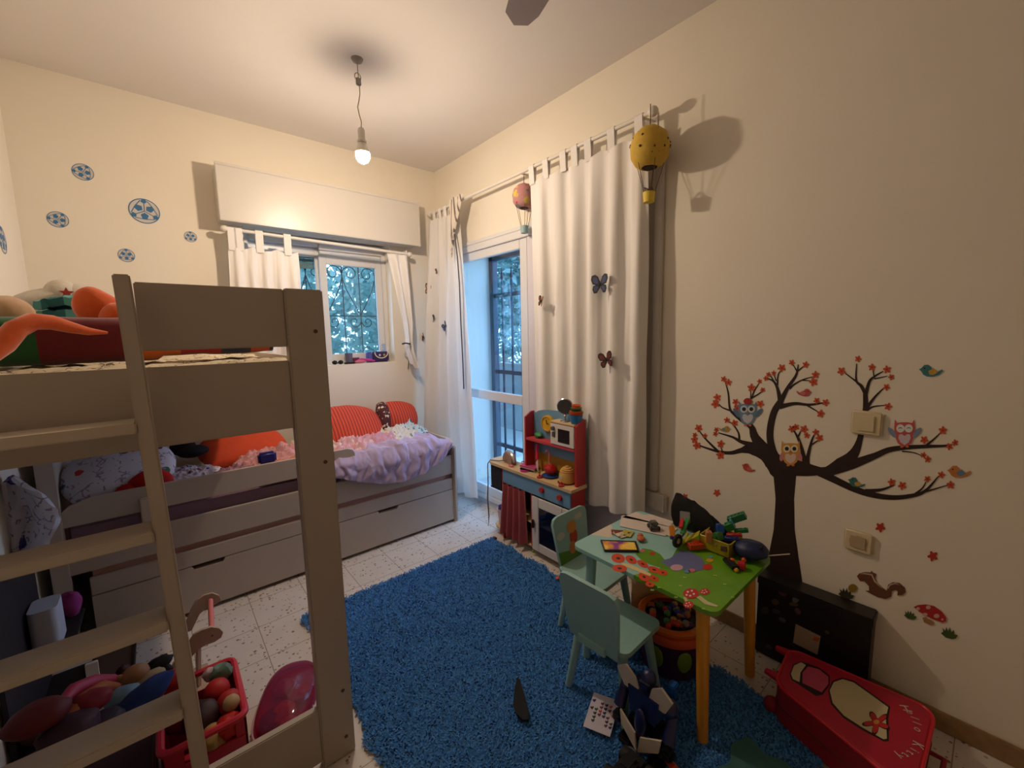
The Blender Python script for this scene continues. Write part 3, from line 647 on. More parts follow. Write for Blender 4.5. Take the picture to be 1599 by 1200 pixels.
# ---------------- hot air balloon ornaments
def balloon(c, r, zb, cm, bm_, label, tw, dots):
    t = thing('balloon_ornament', label, 'ornament', (c[0], c[1], zb), 'hot air balloon ornaments on the curtain rod')
    m = MB(); prof = [(0, r*1.05), (r*.5, r*.95), (r*.87, r*.6), (r, r*.1), (r*.95, -r*.45), (r*.72, -r*.82), (r*.45, -r*.98), (r*.40, -r*.98), (r*.6, -r*.7), (0, -r*.6)]
    m.lathe(prof, c, 24)
    for v in m.bm.verts: v.co += (v.co-Vector(c))*.04*noise.noise(v.co*60)
    e = part(m, 'envelope', cm, t)
    m = MB(); m.lathe([(0, 0), (r*.36, 0), (r*.3, .006), (0, .006)], (c[0], c[1], c[2]-r*1.0), 16); part(m, 'mouth', mat('dark opening', (50, 40, 30), .8), e)
    if dots:
        rnd = random.Random(3); m = MB()
        for k in range(46):
            a = rnd.uniform(0, 2*PI); z = rnd.uniform(-.75, .8); rr = math.sqrt(max(0, 1-z*z))*r*1.0
            p = Vector((c[0]+rr*math.cos(a)*.99, c[1]+rr*math.sin(a)*.99, c[2]+z*r*.98)); m.ball(p, (.0055, .0055, .0055), 8)
        part(m, 'dotted_pattern', mat('brown dots', (96, 60, 30), .7), e)
    for k in range(5):
        a = k*2*PI/5+.3; m = MB(); m.tube([(c[0]+r*.75*math.cos(a), c[1]+r*.75*math.sin(a), c[2]-r*.72), (c[0]+.026*math.cos(a), c[1]+.026*math.sin(a), zb+.045)], .0014, 5); part(m, 'string', mat('brown string', (90, 50, 30), .8), t)
    m = MB(); m.lathe([(0, 0), (.024, 0), (.028, .045), (.025, .045), (.021, .006), (0, .006)], (c[0], c[1], zb), 20); part(m, 'basket', bm_, t)
    m = MB(); m.tube([(c[0], c[1], c[2]+r), (c[0]+.002, c[1], c[2]+r*1.5), (c[0], c[1], 2.43)], .0022, 5); part(m, 'hanger', mat('brown string', (90, 50, 30), .8), t)
    if tw:
        m = MB()
        for k in range(5): m.tube([(c[0]+.018*math.cos(k*1.3), c[1]+.018*math.sin(k*1.3), zb+.04), (c[0]+.01*math.cos(k*2.3), c[1]+.02*math.sin(k*1.9), zb+.07), (c[0]-.02*math.cos(k), c[1]-.02*math.sin(k), zb+.05)], .0015, 5)
        part(m, 'twine', mat('brown string', (90, 50, 30), .8), t)
balloon((1.815, 1.125, 2.24), .088, 2.0, mat('yellow papier mache', (224, 184, 70), .75, vary=.12, nscale=40, bump=.5), mat('yellow basket', (236, 206, 70), .6), 'yellow dotted balloon ornament with a yellow basket at the right end of the long rod', True, True)
balloon((1.90, 2.085, 2.285), .075, 2.055, printed('pink and grey collage paper', (196, 140, 138), [(190, 70, 90), (130, 130, 130), (220, 190, 90), (200, 150, 150)], 30, .4), mat('pale blue basket', (160, 190, 196), .6), 'pink and grey balloon ornament half hidden behind the wide curtain', False, False)
k = MB()

# ---------------- butterflies
def wing(pts, px, py, s, rt, X, d, squash):
    out = []
    for u, v in pts:
        u2 = u*squash; a, b = u2*math.cos(rt)-v*math.sin(rt), u2*math.sin(rt)+v*math.cos(rt)
        p = at(px, py, 0, X); out.append((a*s, b*s))
    return out
def butterfly(px, py, X, s, rt, cm, em, label, squash=1.0):
    p = at(px, py, 0, X); t = thing('butterfly', label, 'butterfly decoration', p, 'paper butterflies on the curtains')
    UP = [(0.03, -.05), (.05, .30), (.22, .72), (.52, .92), (.84, .84), (.92, .5), (.75, .1), (.3, -.05)]
    LO = [(0.03, -.04), (.35, .02), (.70, -.06), (.78, -.36), (.62, -.72), (.34, -.70), (.10, -.34)]
    for sg in (-1, 1):
        for P_, nm in ((UP, 'upper_wing'), (LO, 'lower_wing')):
            m = MB()
            def f2(k_, d0, P_=P_, sg=sg):
                cx = sum(q_[0] for q_ in P_)/len(P_); cy = sum(q_[1] for q_ in P_)/len(P_)
                def mp(u, v, d):
                    u = cx+(u-cx)*k_; v = cy+(v-cy)*k_
                    a = u*sg*squash*math.cos(rt)-v*math.sin(rt); b = u*sg*squash*math.sin(rt)+v*math.cos(rt)
                    return p+Vector((-.010*abs(u)-d0-d, -a*s*1.2, b*s*1.2))
                return mp
            m.prism(P_, f2(1, 0), .0012); w_ = part(m, nm, em, t)
            m = MB(); m.prism(P_, f2(.62, .0014), .0008); part(m, 'wing_patch', cm, w_)
    m = MB(); m.tube([p+Vector((-.004, -(-v*math.sin(rt))*s, v*math.cos(rt)*s)) for v in (-.4, -.1, .2, .4)], [.0012, .003, .003, .0012], 6); part(m, 'body', mat('black paper', (24, 20, 22), .7), t)
DK = mat('dark brown wing', (58, 34, 26), .6); BK = mat('blue black wing', (24, 26, 44), .6)
butterfly(683, 424, 1.80, .024, .2, mat('ginger wing', (160, 96, 50), .6), DK, 'small ginger butterfly, topmost on the corner curtain', .5)
butterfly(670, 453, 1.79, .045, -.35, mat('cream and ginger wing', (206, 150, 120), .6), DK, 'large pale ginger butterfly at the left edge of the corner curtain')
butterfly(678, 498, 1.79, .030, -.6, mat('grey green wing', (90, 100, 96), .6), DK, 'grey green butterfly in the middle of the corner curtain', .6)
butterfly(696, 510, 1.80, .034, .6, mat('blue wing', (70, 84, 130), .6), BK, 'blue butterfly on the corner curtain, nearest the door glass')
butterfly(662, 527, 1.78, .032, .5, mat('brown wing', (130, 70, 60), .6), DK, 'brown butterfly low on the left edge of the corner curtain', .8)
butterfly(671, 560, 1.78, .028, .1, mat('rust wing', (150, 60, 40), .6), DK, 'rust coloured butterfly, lowest on the corner curtain', .4)
butterfly(846, 471, 1.82, .032, -.25, mat('ginger wing', (190, 120, 70), .6), DK, 'ginger butterfly turned sideways at the left edge of the wide curtain', .55)
butterfly(938, 445, 1.82, .050, 0, mat('blue black wing centre', (60, 70, 110), .6), BK, 'large blue and black butterfly high on the wide curtain')
butterfly(948, 563, 1.82, .042, .25, mat('maroon wing', (110, 50, 50), .6), DK, 'maroon butterfly below the large blue one on the wide curtain')

# ---------------- duct, outlets, switch
m = MB(); m.box(XR-.03, XR-.0005, 1.125, 1.165, .56, 2.36, .004); one(m, 'cable_duct', mat('white plastic trunking', (214, 206, 200), .5, vary=.02), 'white plastic cable duct running down the wall right of the wide curtain', 'cable duct')
o_ = thing('junction_box', 'flat white socket box at the foot of the cable duct', 'socket', (XR-.02, 1.15, .45))
m = MB(); m.box(XR-.035, XR-.0005, 1.07, 1.21, .455, .55, .006); part(m, 'housing', WHITE, o_)
m = MB(); m.box(XR-.038, XR-.034, 1.12, 1.16, .475, .505, .002); m.box(XR-.038, XR-.034, 1.075, 1.082, .46, .467, .001); part(m, 'cover_plate', mat('white bakelite', (225, 220, 210), .4), o_)
IV = mat('ivory plastic', (222, 206, 170), .4, vary=.03)
o_ = thing('light_switch', 'square ivory light switch set over the tree sticker branch', 'light switch', (XR-.01, .302, 1.01))
m = MB(); m.box(XR-.014, XR-.0005, .255, .345, 1.005, 1.095, .006, 3); part(m, 'frame', IV, o_); m = MB(); m.box(XR-.019, XR-.012, .275, .325, 1.02, 1.08, .003); part(m, 'rocker', IV, o_)
o_ = thing('wall_outlet', 'square ivory power outlet on the right wall above the squirrel sticker', 'power outlet', (XR-.01, .295, .55))
m = MB(); m.box(XR-.014, XR-.0005, .252, .338, .552, .636, .006, 3); part(m, 'frame', IV, o_)
m = MB(); m.cyl((XR-.013, .295, .594), (XR-.016, .295, .594), .026, n=28); m.box(XR-.018, XR-.014, .272, .318, .571, .617, .003); part(m, 'socket', mat('aged ivory socket', (190, 172, 136), .5), o_)

# ================================================================= STICKERS (flat vinyl on the walls)
def wmap(layer):                                              # right wall
    return lambda u, v, d: at(u, v, 0, XR-.0006-layer*.0005-d)
def ell(cx, cy, rx, ry, rt=0, n=20): return [(cx+rx*math.cos(a)*math.cos(rt)-ry*math.sin(a)*math.sin(rt), cy+rx*math.cos(a)*math.sin(rt)+ry*math.sin(a)*math.cos(rt)) for a in [2*PI*k/n for k in range(n)]]
def stroke(pts):
    # smooth centre line then two offset sides
    out = []
    P = [Vector((p[0], p[1])) for p in pts]; W_ = [p[2] for p in pts]
    n = len(P)
    for i in range(n-1):
        p0, p1, p2, p3 = P[max(0, i-1)], P[i], P[i+1], P[min(n-1, i+2)]
        for t_ in range(5):
            t = t_/5; q_ = .5*((2*p1)+(p2-p0)*t+(2*p0-5*p1+4*p2-p3)*t*t+(3*p1-p0-3*p2+p3)*t**3)
            out.append((q_, W_[i]*(1-t)+W_[i+1]*t))
    out.append((P[-1], W_[-1])); L, R = [], []
    for i, (p, w_) in enumerate(out):
        d = (out[min(i+1, len(out)-1)][0]-out[max(0, i-1)][0]).normalized(); nrm = Vector((-d.y, d.x))*w_/2
        L.append(p+nrm); R.append(p-nrm)
    return L, R
def strip(m, pts, layer=0):
    L, R = stroke(pts); b = m.bm; f = wmap(layer)
    k_ = .0001+.00002*(len(b.verts) % 37+len(b.verts)/60); A = [b.verts.new(f(p.x, p.y, k_)) for p in L]; B = [b.verts.new(f(p.x, p.y, k_)) for p in R]
    for i in range(len(A)-1): b.faces.new((A[i], A[i+1], B[i+1], B[i]))
def vin(name, c): return mat('vinyl '+name, c, .6, vary=.06, nscale=120)
TR = vin('dark brown', (44, 26, 24))
def Z1(l): return [(1050+x/4.443, 530+y/4.443, w_) for x, y, w_ in l]
def Z2(l): return [(1280+x/4.615, 540+y/4.615, w_) for x, y, w_ in l]
tr = thing('tree_sticker', 'dark brown tree sticker with orange blossoms on the right wall', 'wall sticker', (XR, .54, .35))
m = MB()
strip(m, [(1226, 735, 38), (1226, 780, 29), (1225, 828, 33), (1224, 870, 47), (1222, 925, 70)])
for l in ([(780, 960, 26), (740, 890, 34), (650, 800, 22), (560, 760, 20), (480, 772, 8), (400, 790, 5.5), (300, 775, 4), (180, 735, 1.8)],
          [(320, 780, 4), (230, 690, 2.6), (185, 630, 1.4)], [(350, 782, 2), (335, 740, 1.2)], [(580, 740, 10), (480, 712, 5.5), (420, 680, 3.5), (320, 650, 1.5)],
          [(465, 702, 3.5), (460, 650, 2.6), (420, 590, 2), (385, 570, 1.2)], [(700, 850, 28), (580, 690, 14), (550, 610, 9), (480, 560, 6), (430, 520, 4.5), (400, 480, 3.2), (390, 380, 2.5), (370, 300, 1.5)],
          [(410, 498, 3), (350, 475, 2), (325, 450, 1.3)], [(550, 415, 3), (570, 360, 2.4), (600, 310, 1.3)], [(550, 410, 2.6), (600, 380, 2), (625, 360, 1.2)], [(545, 415, 2), (546, 350, 1.2)], [(440, 530, 2.4), (440, 450, 1.4)],
          [(735, 880, 22), (700, 780, 12), (680, 690, 11), (684, 600, 11), (710, 500, 10.5), (755, 430, 10)], [(752, 440, 8), (730, 340, 4.5), (700, 290, 3), (650, 270, 1.5)], [(718, 310, 3), (680, 250, 1.3)], [(730, 320, 3), (735, 250, 2), (755, 215, 1.2)], [(722, 290, 2), (705, 240, 1.1)],
          [(750, 440, 9), (800, 340, 5.5), (860, 250, 4), (875, 175, 1.5)], [(868, 225, 2.6), (835, 170, 1.2)], [(868, 225, 2.6), (920, 180, 1.2)], [(815, 345, 3.4), (850, 312, 2.8), (910, 280, 2), (980, 260, 1.2)], [(905, 285, 2), (975, 290, 1.2)],
          [(745, 470, 8), (850, 447, 5), (950, 455, 4), (1060, 440, 1.6)], [(930, 455, 3), (1030, 515, 1.3)], [(930, 900, 9), (900, 760, 5), (870, 680, 4), (835, 620, 1.4)], [(873, 680, 3), (900, 620, 1.3)], [(925, 900, 16), (940, 820, 6), (970, 700, 3.4), (995, 650, 1.4)], [(965, 735, 2.8), (1030, 690, 1.3)]):
    strip(m, Z1(l))
strip(m, [(1215, 722, 14), (1240, 730, 26), (1262, 734, 20), (1282, 736, 12), (1300, 735, 13)])
for l in ([(0, 910, 13), (60, 900, 13), (150, 855, 20), (240, 790, 17), (290, 680, 9.5), (330, 480, 9), (330, 330, 7)], [(332, 350, 6), (300, 290, 5), (265, 250, 3.2), (268, 130, 1.4)], [(270, 262, 3), (180, 195, 1.4)], [(335, 350, 6), (360, 260, 4.5), (400, 220, 3), (460, 185, 1.4)], [(395, 232, 2.4), (385, 170, 1.3)], [(395, 240, 2.4), (490, 220, 1.2)],
          [(335, 460, 6), (400, 370, 3.4), (470, 300, 1.4)], [(345, 465, 4), (390, 440, 2.4), (480, 430, 1.2)], [(80, 905, 15), (240, 855, 15), (400, 795, 10), (500, 752, 8.5), (620, 735, 7), (760, 727, 5.5), (900, 723, 3.6), (960, 710, 1.5)], [(770, 720, 4), (830, 670, 2.6), (880, 620, 1.3)], [(595, 762, 2.4), (680, 772, 1.8), (750, 800, 1.2)],
          [(0, 912, 13), (100, 962, 11), (250, 1033, 10), (380, 1075, 9), (520, 1095, 7.5), (650, 1085, 6.5), (760, 1050, 5), (860, 940, 1.5)], [(330, 1052, 8), (450, 1038, 4), (540, 1005, 1.6)], [(690, 1070, 4), (740, 1030, 2.6), (770, 980, 1.3)], [(770, 1052, 3), (860, 1025, 2), (930, 1005, 1.2)]):
    strip(m, Z2(l))
part(m, 'trunk', TR, tr, smooth=False)
F1 = [(358, 277), (390, 300), (313, 405), (300, 450), (440, 435), (452, 480), (550, 337), (607, 293), (628, 352), (612, 450), (668, 245), (705, 235), (650, 272), (760, 200), (830, 162), (927, 177), (995, 247), (980, 297), (1003, 427), (1065, 440), (1030, 517), (380, 562), (433, 582), (183, 617), (158, 665), (228, 670), (155, 697), (172, 738), (307, 628), (300, 657), (338, 727), (335, 805), (860, 610), (830, 622), (915, 625), (935, 668), (997, 647), (1022, 685), (1175, 222), (1290, 137)]
F2 = [(378, 157), (487, 172), (517, 227), (483, 300), (495, 440), (889, 612), (978, 700), (937, 728), (755, 680), (750, 790), (780, 820), (520, 985), (597, 1010), (778, 962), (878, 932), (945, 1005)]
OB = vin('orange red', (206, 84, 44)); OC = vin('dark red', (150, 44, 34))
def flower(m, cx, cy, r, ph, layer): m.prism([(cx+a, cy+b) for a, b in [(r*(.80+.22*math.cos(5*t))*math.cos(t+ph), r*(.80+.22*math.cos(5*t))*math.sin(t+ph)) for t in [2*PI*k/40 for k in range(40)]]], wmap(layer), .0005)
for i, (x, y) in enumerate([(1050+x/4.443, 530+y/4.443) for x, y in F1]+[(1280+x/4.615, 540+y/4.615) for x, y in F2]):
    r = 5.0+1.9*((i*37) % 7)/6
    if i in (7, 8, 10, 11, 12, 24, 25, 28, 29): r = 4.2
    m = MB(); flower(m, x, y, r, i, 1); fl = part(m, 'blossom', OB, tr, smooth=False)
    m = MB(); m.prism(ell(x, y, 1.3, 1.3, n=10), wmap(2.2), .0004); part(m, 'blossom_centre', OC, fl, smooth=False)
for x, y, r, lb_ in ((1070, 776, 5, 'small orange red blossom sticker nearest the cable duct'), (1120, 770, 6, 'orange red blossom sticker above the black bag'), (1375, 824, 8, 'torn-edged red leaf sticker right of the power outlet'), (1457, 869, 8.5, 'orange red leaf sticker lowest and furthest right')):
    m = MB(); flower(m, x, y, r, x, 1); one(m, 'leaf_sticker', OB if r < 8 else vin('leaf red', (190, 54, 34)), lb_, 'wall sticker', 'loose blossom and leaf stickers', smooth=False)
def sticker(name, label, layers):
    p = at(layers[0][1][0][0], layers[0][1][0][1], 0, XR); t = thing(name, label, 'wall sticker', p)
    for i, (pn, poly, c) in enumerate(layers):
        m = MB(); polys = poly if isinstance(poly[0][0], (list, tuple)) else [poly]
        for q_ in polys: m.prism(q_, wmap(2.6+i*.8), .0004)
        part(m, pn, vin(pn+str(c), c), t, smooth=False)
    return t
def owl(cx, cy, s, body, belly, wingc, wing_up, label, closed=False, ring=(235, 235, 235)):
    def E(x, y, rx, ry, rt=0, n=20): return ell(cx+x*s, cy+y*s, rx*s, ry*s, rt, n)
    bd = [(-14, -20), (-11, -15), (-4, -16), (4, -16), (11, -15), (14, -20), (15, -8), (14, 4), (10, 14), (4, 19), (-4, 19), (-10, 14), (-14, 4), (-15, -8)]
    L = [('body', [(cx+a*s, cy+b*s) for a, b in bd], body)]
    if wing_up: L.append(('wings', [E(-18, -1, 3.5, 9, .9+1.6), E(18, -1, 3.5, 9, -.9+1.6)], wingc))
    else: L.append(('wings', [E(-14, 6, 3.5, 7, .2), E(15, 6, 3.5, 7, -.2)], wingc))
    L.append(('belly', [(cx+a*s, cy+b*s) for a, b in [(0, 4), (4, 1), (8, 2), (9, 7), (6, 13), (0, 17), (-6, 13), (-9, 7), (-8, 2), (-4, 1)]], belly))
    L.append(('eye_rings', [E(-6, -7, 6, 6), E(6, -7, 6, 6)], ring))
    if closed: L.append(('eyes', [[(cx+(k*6+a)*s, cy+b*s) for a, b in [(-3.5, -6), (-2, -8), (0, -8.6), (2, -8), (3.5, -6), (2, -7), (0, -7.6), (-2, -7)]] for k in (-1, 1)], (60, 40, 40)))
    else: L.append(('eyes', [E(-6, -7, 3.2, 3.2), E(6, -7, 3.2, 3.2)], (36, 26, 26)))
    L.append(('beak', [(cx-1.8*s, cy-3*s), (cx+1.8*s, cy-3*s), (cx, cy+.5*s)], (220, 110, 50)))
    L.append(('feet', [E(-4, 19.5, 2.5, 1.4), E(4, 19.5, 2.5, 1.4)], (220, 120, 60)))
    return sticker('owl_sticker', label, L)
o_ = owl(1168, 646, .96, (112, 140, 166), (205, 205, 215), (90, 120, 150), True, 'blue owl sticker with a red apple on its head in the left branches', ring=(200, 212, 225))
m = MB(); m.prism(ell(1168, 627, 6.5, 5), wmap(6), .0004); part(m, 'apple', vin('apple red', (170, 40, 36)), o_, smooth=False)
owl(1235, 708, .98, (216, 156, 66), (224, 196, 186), (206, 130, 130), False, 'orange owl sticker with pink wings where the trunk divides', ring=(235, 220, 190))
owl(1413, 677, 1.08, (206, 92, 92), (216, 200, 210), (130, 150, 180), True, 'pink owl sticker with closed eyes beside the light switch', closed=True)
def bird(px, py, s, fl, body, wg, label, rt=0.0):
    def T_(l): return [(px+(a*fl*math.cos(rt)-b*math.sin(rt))*s, py+(a*fl*math.sin(rt)+b*math.cos(rt))*s) for a, b in l]
    sticker('bird_sticker', label, [('body', T_([(-12, 2), (-15, 0), (-12, -2), (-9, -6), (-4, -7), (0, -4), (3, 0), (8, 1), (14, -3), (15, -1), (11, 4), (4, 7), (-4, 8), (-9, 6)]), body), ('wing', T_([(-3, 1), (3, -3), (9, 1), (4, 5), (-1, 5)]), wg), ('eye', T_(ell(-8, -2, 1, 1, 0, 8)), (40, 30, 30))])
bird(1256, 613, .8, -1, (190, 80, 80), (210, 120, 120), 'pink bird sticker flying between the upper middle branches')
bird(1169, 731, .75, 1, (196, 78, 66), (214, 110, 100), 'pinkish red bird sticker below the left branch', .45)
bird(1132, 670, .62, -1, (190, 150, 80), (130, 150, 150), 'small mustard bird sticker on the left twigs')
bird(1454, 579, 1.25, 1, (60, 128, 136), (208, 160, 60), 'teal bird sticker flying high at the right of the tree', .1)
bird(1338, 754, .95, 1, (56, 118, 120), (206, 160, 70), 'teal bird sticker perched on the lower right branch', .35)
bird(1498, 737, 1.25, 1, (206, 130, 60), (110, 140, 170), 'orange bird sticker at the far right of the tree', .12)
def Z3(l): return [(1160+x/4.2, 780+y/4.2) for x, y in l]
sticker('squirrel_sticker', 'brown squirrel sticker with a curled tail under the power outlet', [
    ('body', Z3([(750, 505), (765, 488), (800, 478), (840, 480), (845, 468), (855, 480), (878, 490), (872, 520), (885, 550), (920, 580), (945, 600), (955, 560), (985, 545), (1030, 550), (1065, 580), (1070, 610), (1050, 630), (1015, 632), (1018, 605), (1000, 595), (980, 605), (975, 640), (940, 655), (890, 645), (840, 620), (805, 600), (830, 600), (828, 570), (800, 540), (770, 538)]), (108, 66, 46)),
    ('stripe', Z3([(768, 492), (800, 484), (850, 492), (868, 530), (900, 570), (935, 592), (900, 575), (862, 540), (845, 500), (800, 492)]), (206, 186, 160)),
    ('tail_stripe', Z3([(950, 580), (965, 558), (1000, 549), (1040, 565), (1000, 556), (968, 566), (956, 590)]), (206, 186, 160)), ('nose', ell(1343.5, 901, 3, 2.4), (150, 60, 44))])
sticker('mushroom_sticker', 'red mushroom sticker with white spots near the bottom of the right wall', [
    ('stalk', Z3([(1180, 778), (1200, 775), (1250, 800), (1258, 822), (1235, 828), (1190, 808)]), (176, 130, 84)),
    ('cap', Z3([(1122, 708), (1150, 695), (1200, 690), (1255, 700), (1305, 735), (1335, 775), (1335, 802), (1310, 810), (1240, 785), (1160, 740)]), (186, 40, 36)),
    ('spots', [ell(1434, 951, 3, 2.6), ell(1450, 949, 3.8, 3), ell(1463, 962.5, 4.6, 3.4), ell(1445, 960, 4, 2.4), ell(1472, 968, 2, 1.8)], (214, 176, 160))])
def tuft(px, py, s, label, c=(70, 92, 44), dand=False):
    pts = [(-14, 0), (-10, -4), (-12, -10), (-7, -6), (-5, -13), (-2, -6), (1, -14), (3, -6), (8, -11), (8, -4), (14, -4), (11, 2), (5, 5), (-6, 5)]
    L = [('blades', [(px+a*s, py+(b+a*.25)*s) for a, b in pts], c)]
    if dand: L.append(('flower_head', ell(px+10, py-12, 7, 6.5), (150, 120, 40)))
    sticker('grass_sticker', label, L)
tuft(1422, 964, .72, 'small green grass sticker left of the mushroom sticker')
tuft(1483, 993, .95, 'green grass sticker right of and below the mushroom sticker')
tuft(1322, 931, .9, 'grass sticker with a yellow dandelion just above the black case', (60, 58, 40), True)
# footballs: back wall (flat discs)
def ball_st(px, py, r, label, ph=0, wall='b'):
    if wall == 'b': c = at(px, py, 1, YW); fm = lambda L_: (lambda u, v, d: Vector((c.x+u, YW-.0006-L_*.0005-d, c.z+v)))
    else: c = at(px, py, 0, XL); fm = lambda L_: (lambda u, v, d: Vector((XL+.0006+L_*.0005+d, c.y-u, c.z+v)))
    t = thing('football_sticker', label, 'wall sticker', c, 'blue football stickers')
    m = MB(); m.prism(ell(0, 0, r, r, 0, 32), fm(0), .0004); part(m, 'ball', vin('white disc', (214, 206, 196)), t, smooth=False)
    BL = vin('football blue', (58, 118, 168)); m = MB(); n = 32
    A = ell(0, 0, r, r, 0, n); B = ell(0, 0, r*.93, r*.93, 0, n)
    for i in range(n): m.prism([A[i], A[(i+1) % n], B[(i+1) % n], B[i]], fm(1), .0004)
    part(m, 'outline', BL, t, smooth=False)
    for q_ in range(6):
        if q_ % 2 == 0: a = ph+q_*PI/3+.0; cx, cy, pr = .40*r*math.cos(a), .40*r*math.sin(a), .27*r
        else: a = ph+q_*PI/3; cx, cy, pr = .80*r*math.cos(a), .80*r*math.sin(a), .21*r
        m = MB(); pl = [(cx+pr*math.cos(a+PI+2*PI*k/5), cy+pr*math.sin(a+PI+2*PI*k/5)) for k in range(5)]
        pl = [(x*min(1, r*.95/max(1e-6, math.hypot(x, y))), y*min(1, r*.95/max(1e-6, math.hypot(x, y)))) for x, y in pl]
        m.prism(pl, fm(1.6), .0004); part(m, 'panel', BL, t, smooth=False)
    m = MB()
    for q_ in range(3):
        a = ph+PI/3+q_*2*PI/3
        for a0, r0, a1, r1 in ((a, 0, a, .6), (a-PI/3, .66, a-.25, .86), (a-PI/3, .66, a-2*PI/3+.25, .86)):
            p, q2 = Vector((r*r0*math.cos(a0), r*r0*math.sin(a0))), Vector((r*r1*math.cos(a1), r*r1*math.sin(a1))); d = (q2-p).normalized(); nn = Vector((-d.y, d.x))*r*.03
            m.prism([tuple(p+nn), tuple(q2+nn), tuple(q2-nn), tuple(p-nn)], fm(1.2), .0004)
    part(m, 'seams', BL, t, smooth=False)
ball_st(226, 330, .070, 'large blue football sticker, the biggest of those on the back wall', .5)
ball_st(130, 269, .043, 'blue football sticker highest on the back wall', 0)
ball_st(91, 343, .041, 'blue football sticker nearest the left corner of the back wall', 2)
ball_st(298, 370, .032, 'smallest blue football sticker, closest to the window curtain', .5)
ball_st(198, 399, .037, 'blue football sticker lowest on the back wall, above the loft bed', .5)
ball_st(4, 375, .060, 'blue football sticker on the left wall at the edge of the picture', .5, 'l')

# ================================================================= things on the window sill
SZ = WZ0
bg_ = thing('purple_handbag', 'small purple flowered handbag with a white beaded handle on the window sill', 'handbag', (1.42, 3.36, SZ))
m = MB(); m.box(1.335, 1.475, 3.325, 3.385, SZ+.001, SZ+.085, .012, 3); part(m, 'bag_body', mat('dark purple cloth', (66, 44, 104), .8, vary=.15), bg_)
m = MB()
for k in range(25): a = PI+PI*k/24; m.ball((1.405+.055*math.cos(a), 3.318, SZ+.078+.045*math.sin(a)), .0048, 8)
m.tube([(1.46, 3.318, SZ+.078), (1.468, 3.33, SZ+.13)], .004, 6); part(m, 'handle', mat('white beads', (230, 222, 205), .4), bg_)
for x, c in ((1.392, (235, 230, 220)), (1.43, (222, 190, 60)), (1.458, (170, 60, 90))):
    m = MB(); m.prism([(x+a, SZ+.058+b) for a, b in star(.011, .006, 5)], lambda u, v, d: Vector((u, 3.3245-d, v)), .003); part(m, 'flower', mat('felt %d' % int(x*1000), c, .9), bg_)
m = MB(); m.box(1.295, 1.335, 3.335, 3.38, SZ+.001, SZ+.085, .006); one(m, 'blue_carton', mat('blue card', (96, 100, 190), .6, vary=.2), 'small blue carton left of the purple handbag on the sill', 'box')
m = MB(); m.box(1.44, 1.49, 3.395, 3.40, SZ+.001, SZ+.15, .001, 1); one(m, 'picture_card', printed('blue and white printed card', (170, 190, 226), [(220, 230, 245), (120, 150, 200)], 40, .3), 'pale blue printed card standing behind the handbag on the sill', 'card')
m = MB(); m.tube([(1.19, 3.34, SZ+.012), (1.24, 3.33, SZ+.03), (1.30, 3.325, SZ+.022), (1.345, 3.315, SZ+.012)], [.006, .012, .012, .006], 10); one(m, 'magenta_scarf', mat('magenta cloth', (190, 60, 140), .8), 'bright magenta strip of cloth on the sill in front of the carton', 'cloth')
m = MB(); m.ball((1.225, 3.318, SZ+.013), (.045, .012, .012), 16, warp=.2); one(m, 'pink_purse', mat('pink cloth', (206, 110, 130), .8), 'small pink purse on the sill beside the clear cup', 'purse')
m = MB(); m.box(1.19, 1.24, 3.36, 3.39, SZ+.001, SZ+.045, .004); one(m, 'maroon_tin', mat('maroon tin', (120, 50, 80), .4), 'small maroon tin at the back of the sill', 'tin')
m = MB(); m.lathe([(0, 0), (.024, 0), (.030, .082), (.028, .082), (.022, .004), (0, .004)], (1.147, 3.345, SZ+.001)); one(m, 'clear_cup', film('smoky clear plastic', (130, 128, 150), .6), 'cloudy clear plastic cup on the sill', 'cup')
m = MB(); m.box(1.10, 1.185, 3.305, 3.335, SZ+.001, SZ+.014, .004); one(m, 'black_case', mat('black plastic', (22, 24, 36), .3), 'flat black case lying at the front of the sill', 'case')
sg_ = thing('sunglasses', 'folded black sunglasses at the left end of the window sill', 'sunglasses', (1.05, 3.325, SZ))
for x in (1.028, 1.072):
    m = MB(); m.ball((x, 3.315, SZ+.018), (.021, .004, .016), 14); part(m, 'lens', mat('black lens', (20, 26, 24), .1), sg_)
m = MB(); m.tube([(1.01, 3.318, SZ+.022), (1.02, 3.345, SZ+.01), (1.085, 3.35, SZ+.008)], .003, 6); m.tube([(1.09, 3.318, SZ+.022), (1.08, 3.34, SZ+.014), (1.02, 3.352, SZ+.012)], .003, 6); part(m, 'temples', mat('black plastic', (22, 24, 36), .3), sg_)
# ================================================================= RUG
RB = NT('blue shag pile'); gi = RB.n('ShaderNodeNewGeometry'); nz = RB.noise(9, 4); vv = RB.n('ShaderNodeTexVoronoi', i_Scale=90); RB.l(RB.co(), vv.inputs['Vector'])
c_ = RB.mix(gi.outputs['Random Per Island'], rgb((58, 120, 190)), rgb((84, 156, 222))); c_ = RB.mix(RB.math('MULTIPLY', nz.outputs['Fac'], .6), c_, rgb((62, 124, 194)))
RB.base(c_); RB.b.inputs['Roughness'].default_value = .95; RB.b.inputs['Sheen Weight'].default_value = .15
t = thing('shag_rug', 'deep blue shag rug covering the middle of the terrazzo floor', 'rug', (1.1, 1.2, 0))
RC = [Vector((.435, 2.18)), Vector((1.66, 2.165)), Vector((1.66, .26)), Vector((.435, .28))]
rnd = random.Random(5)
m = MB(); m.box(.445, 1.63, .28, 2.17, .001, .012, .006); part(m, 'backing', mat('blue rug backing', (34, 96, 160), .95), t)
m = MB(); b = m.bm
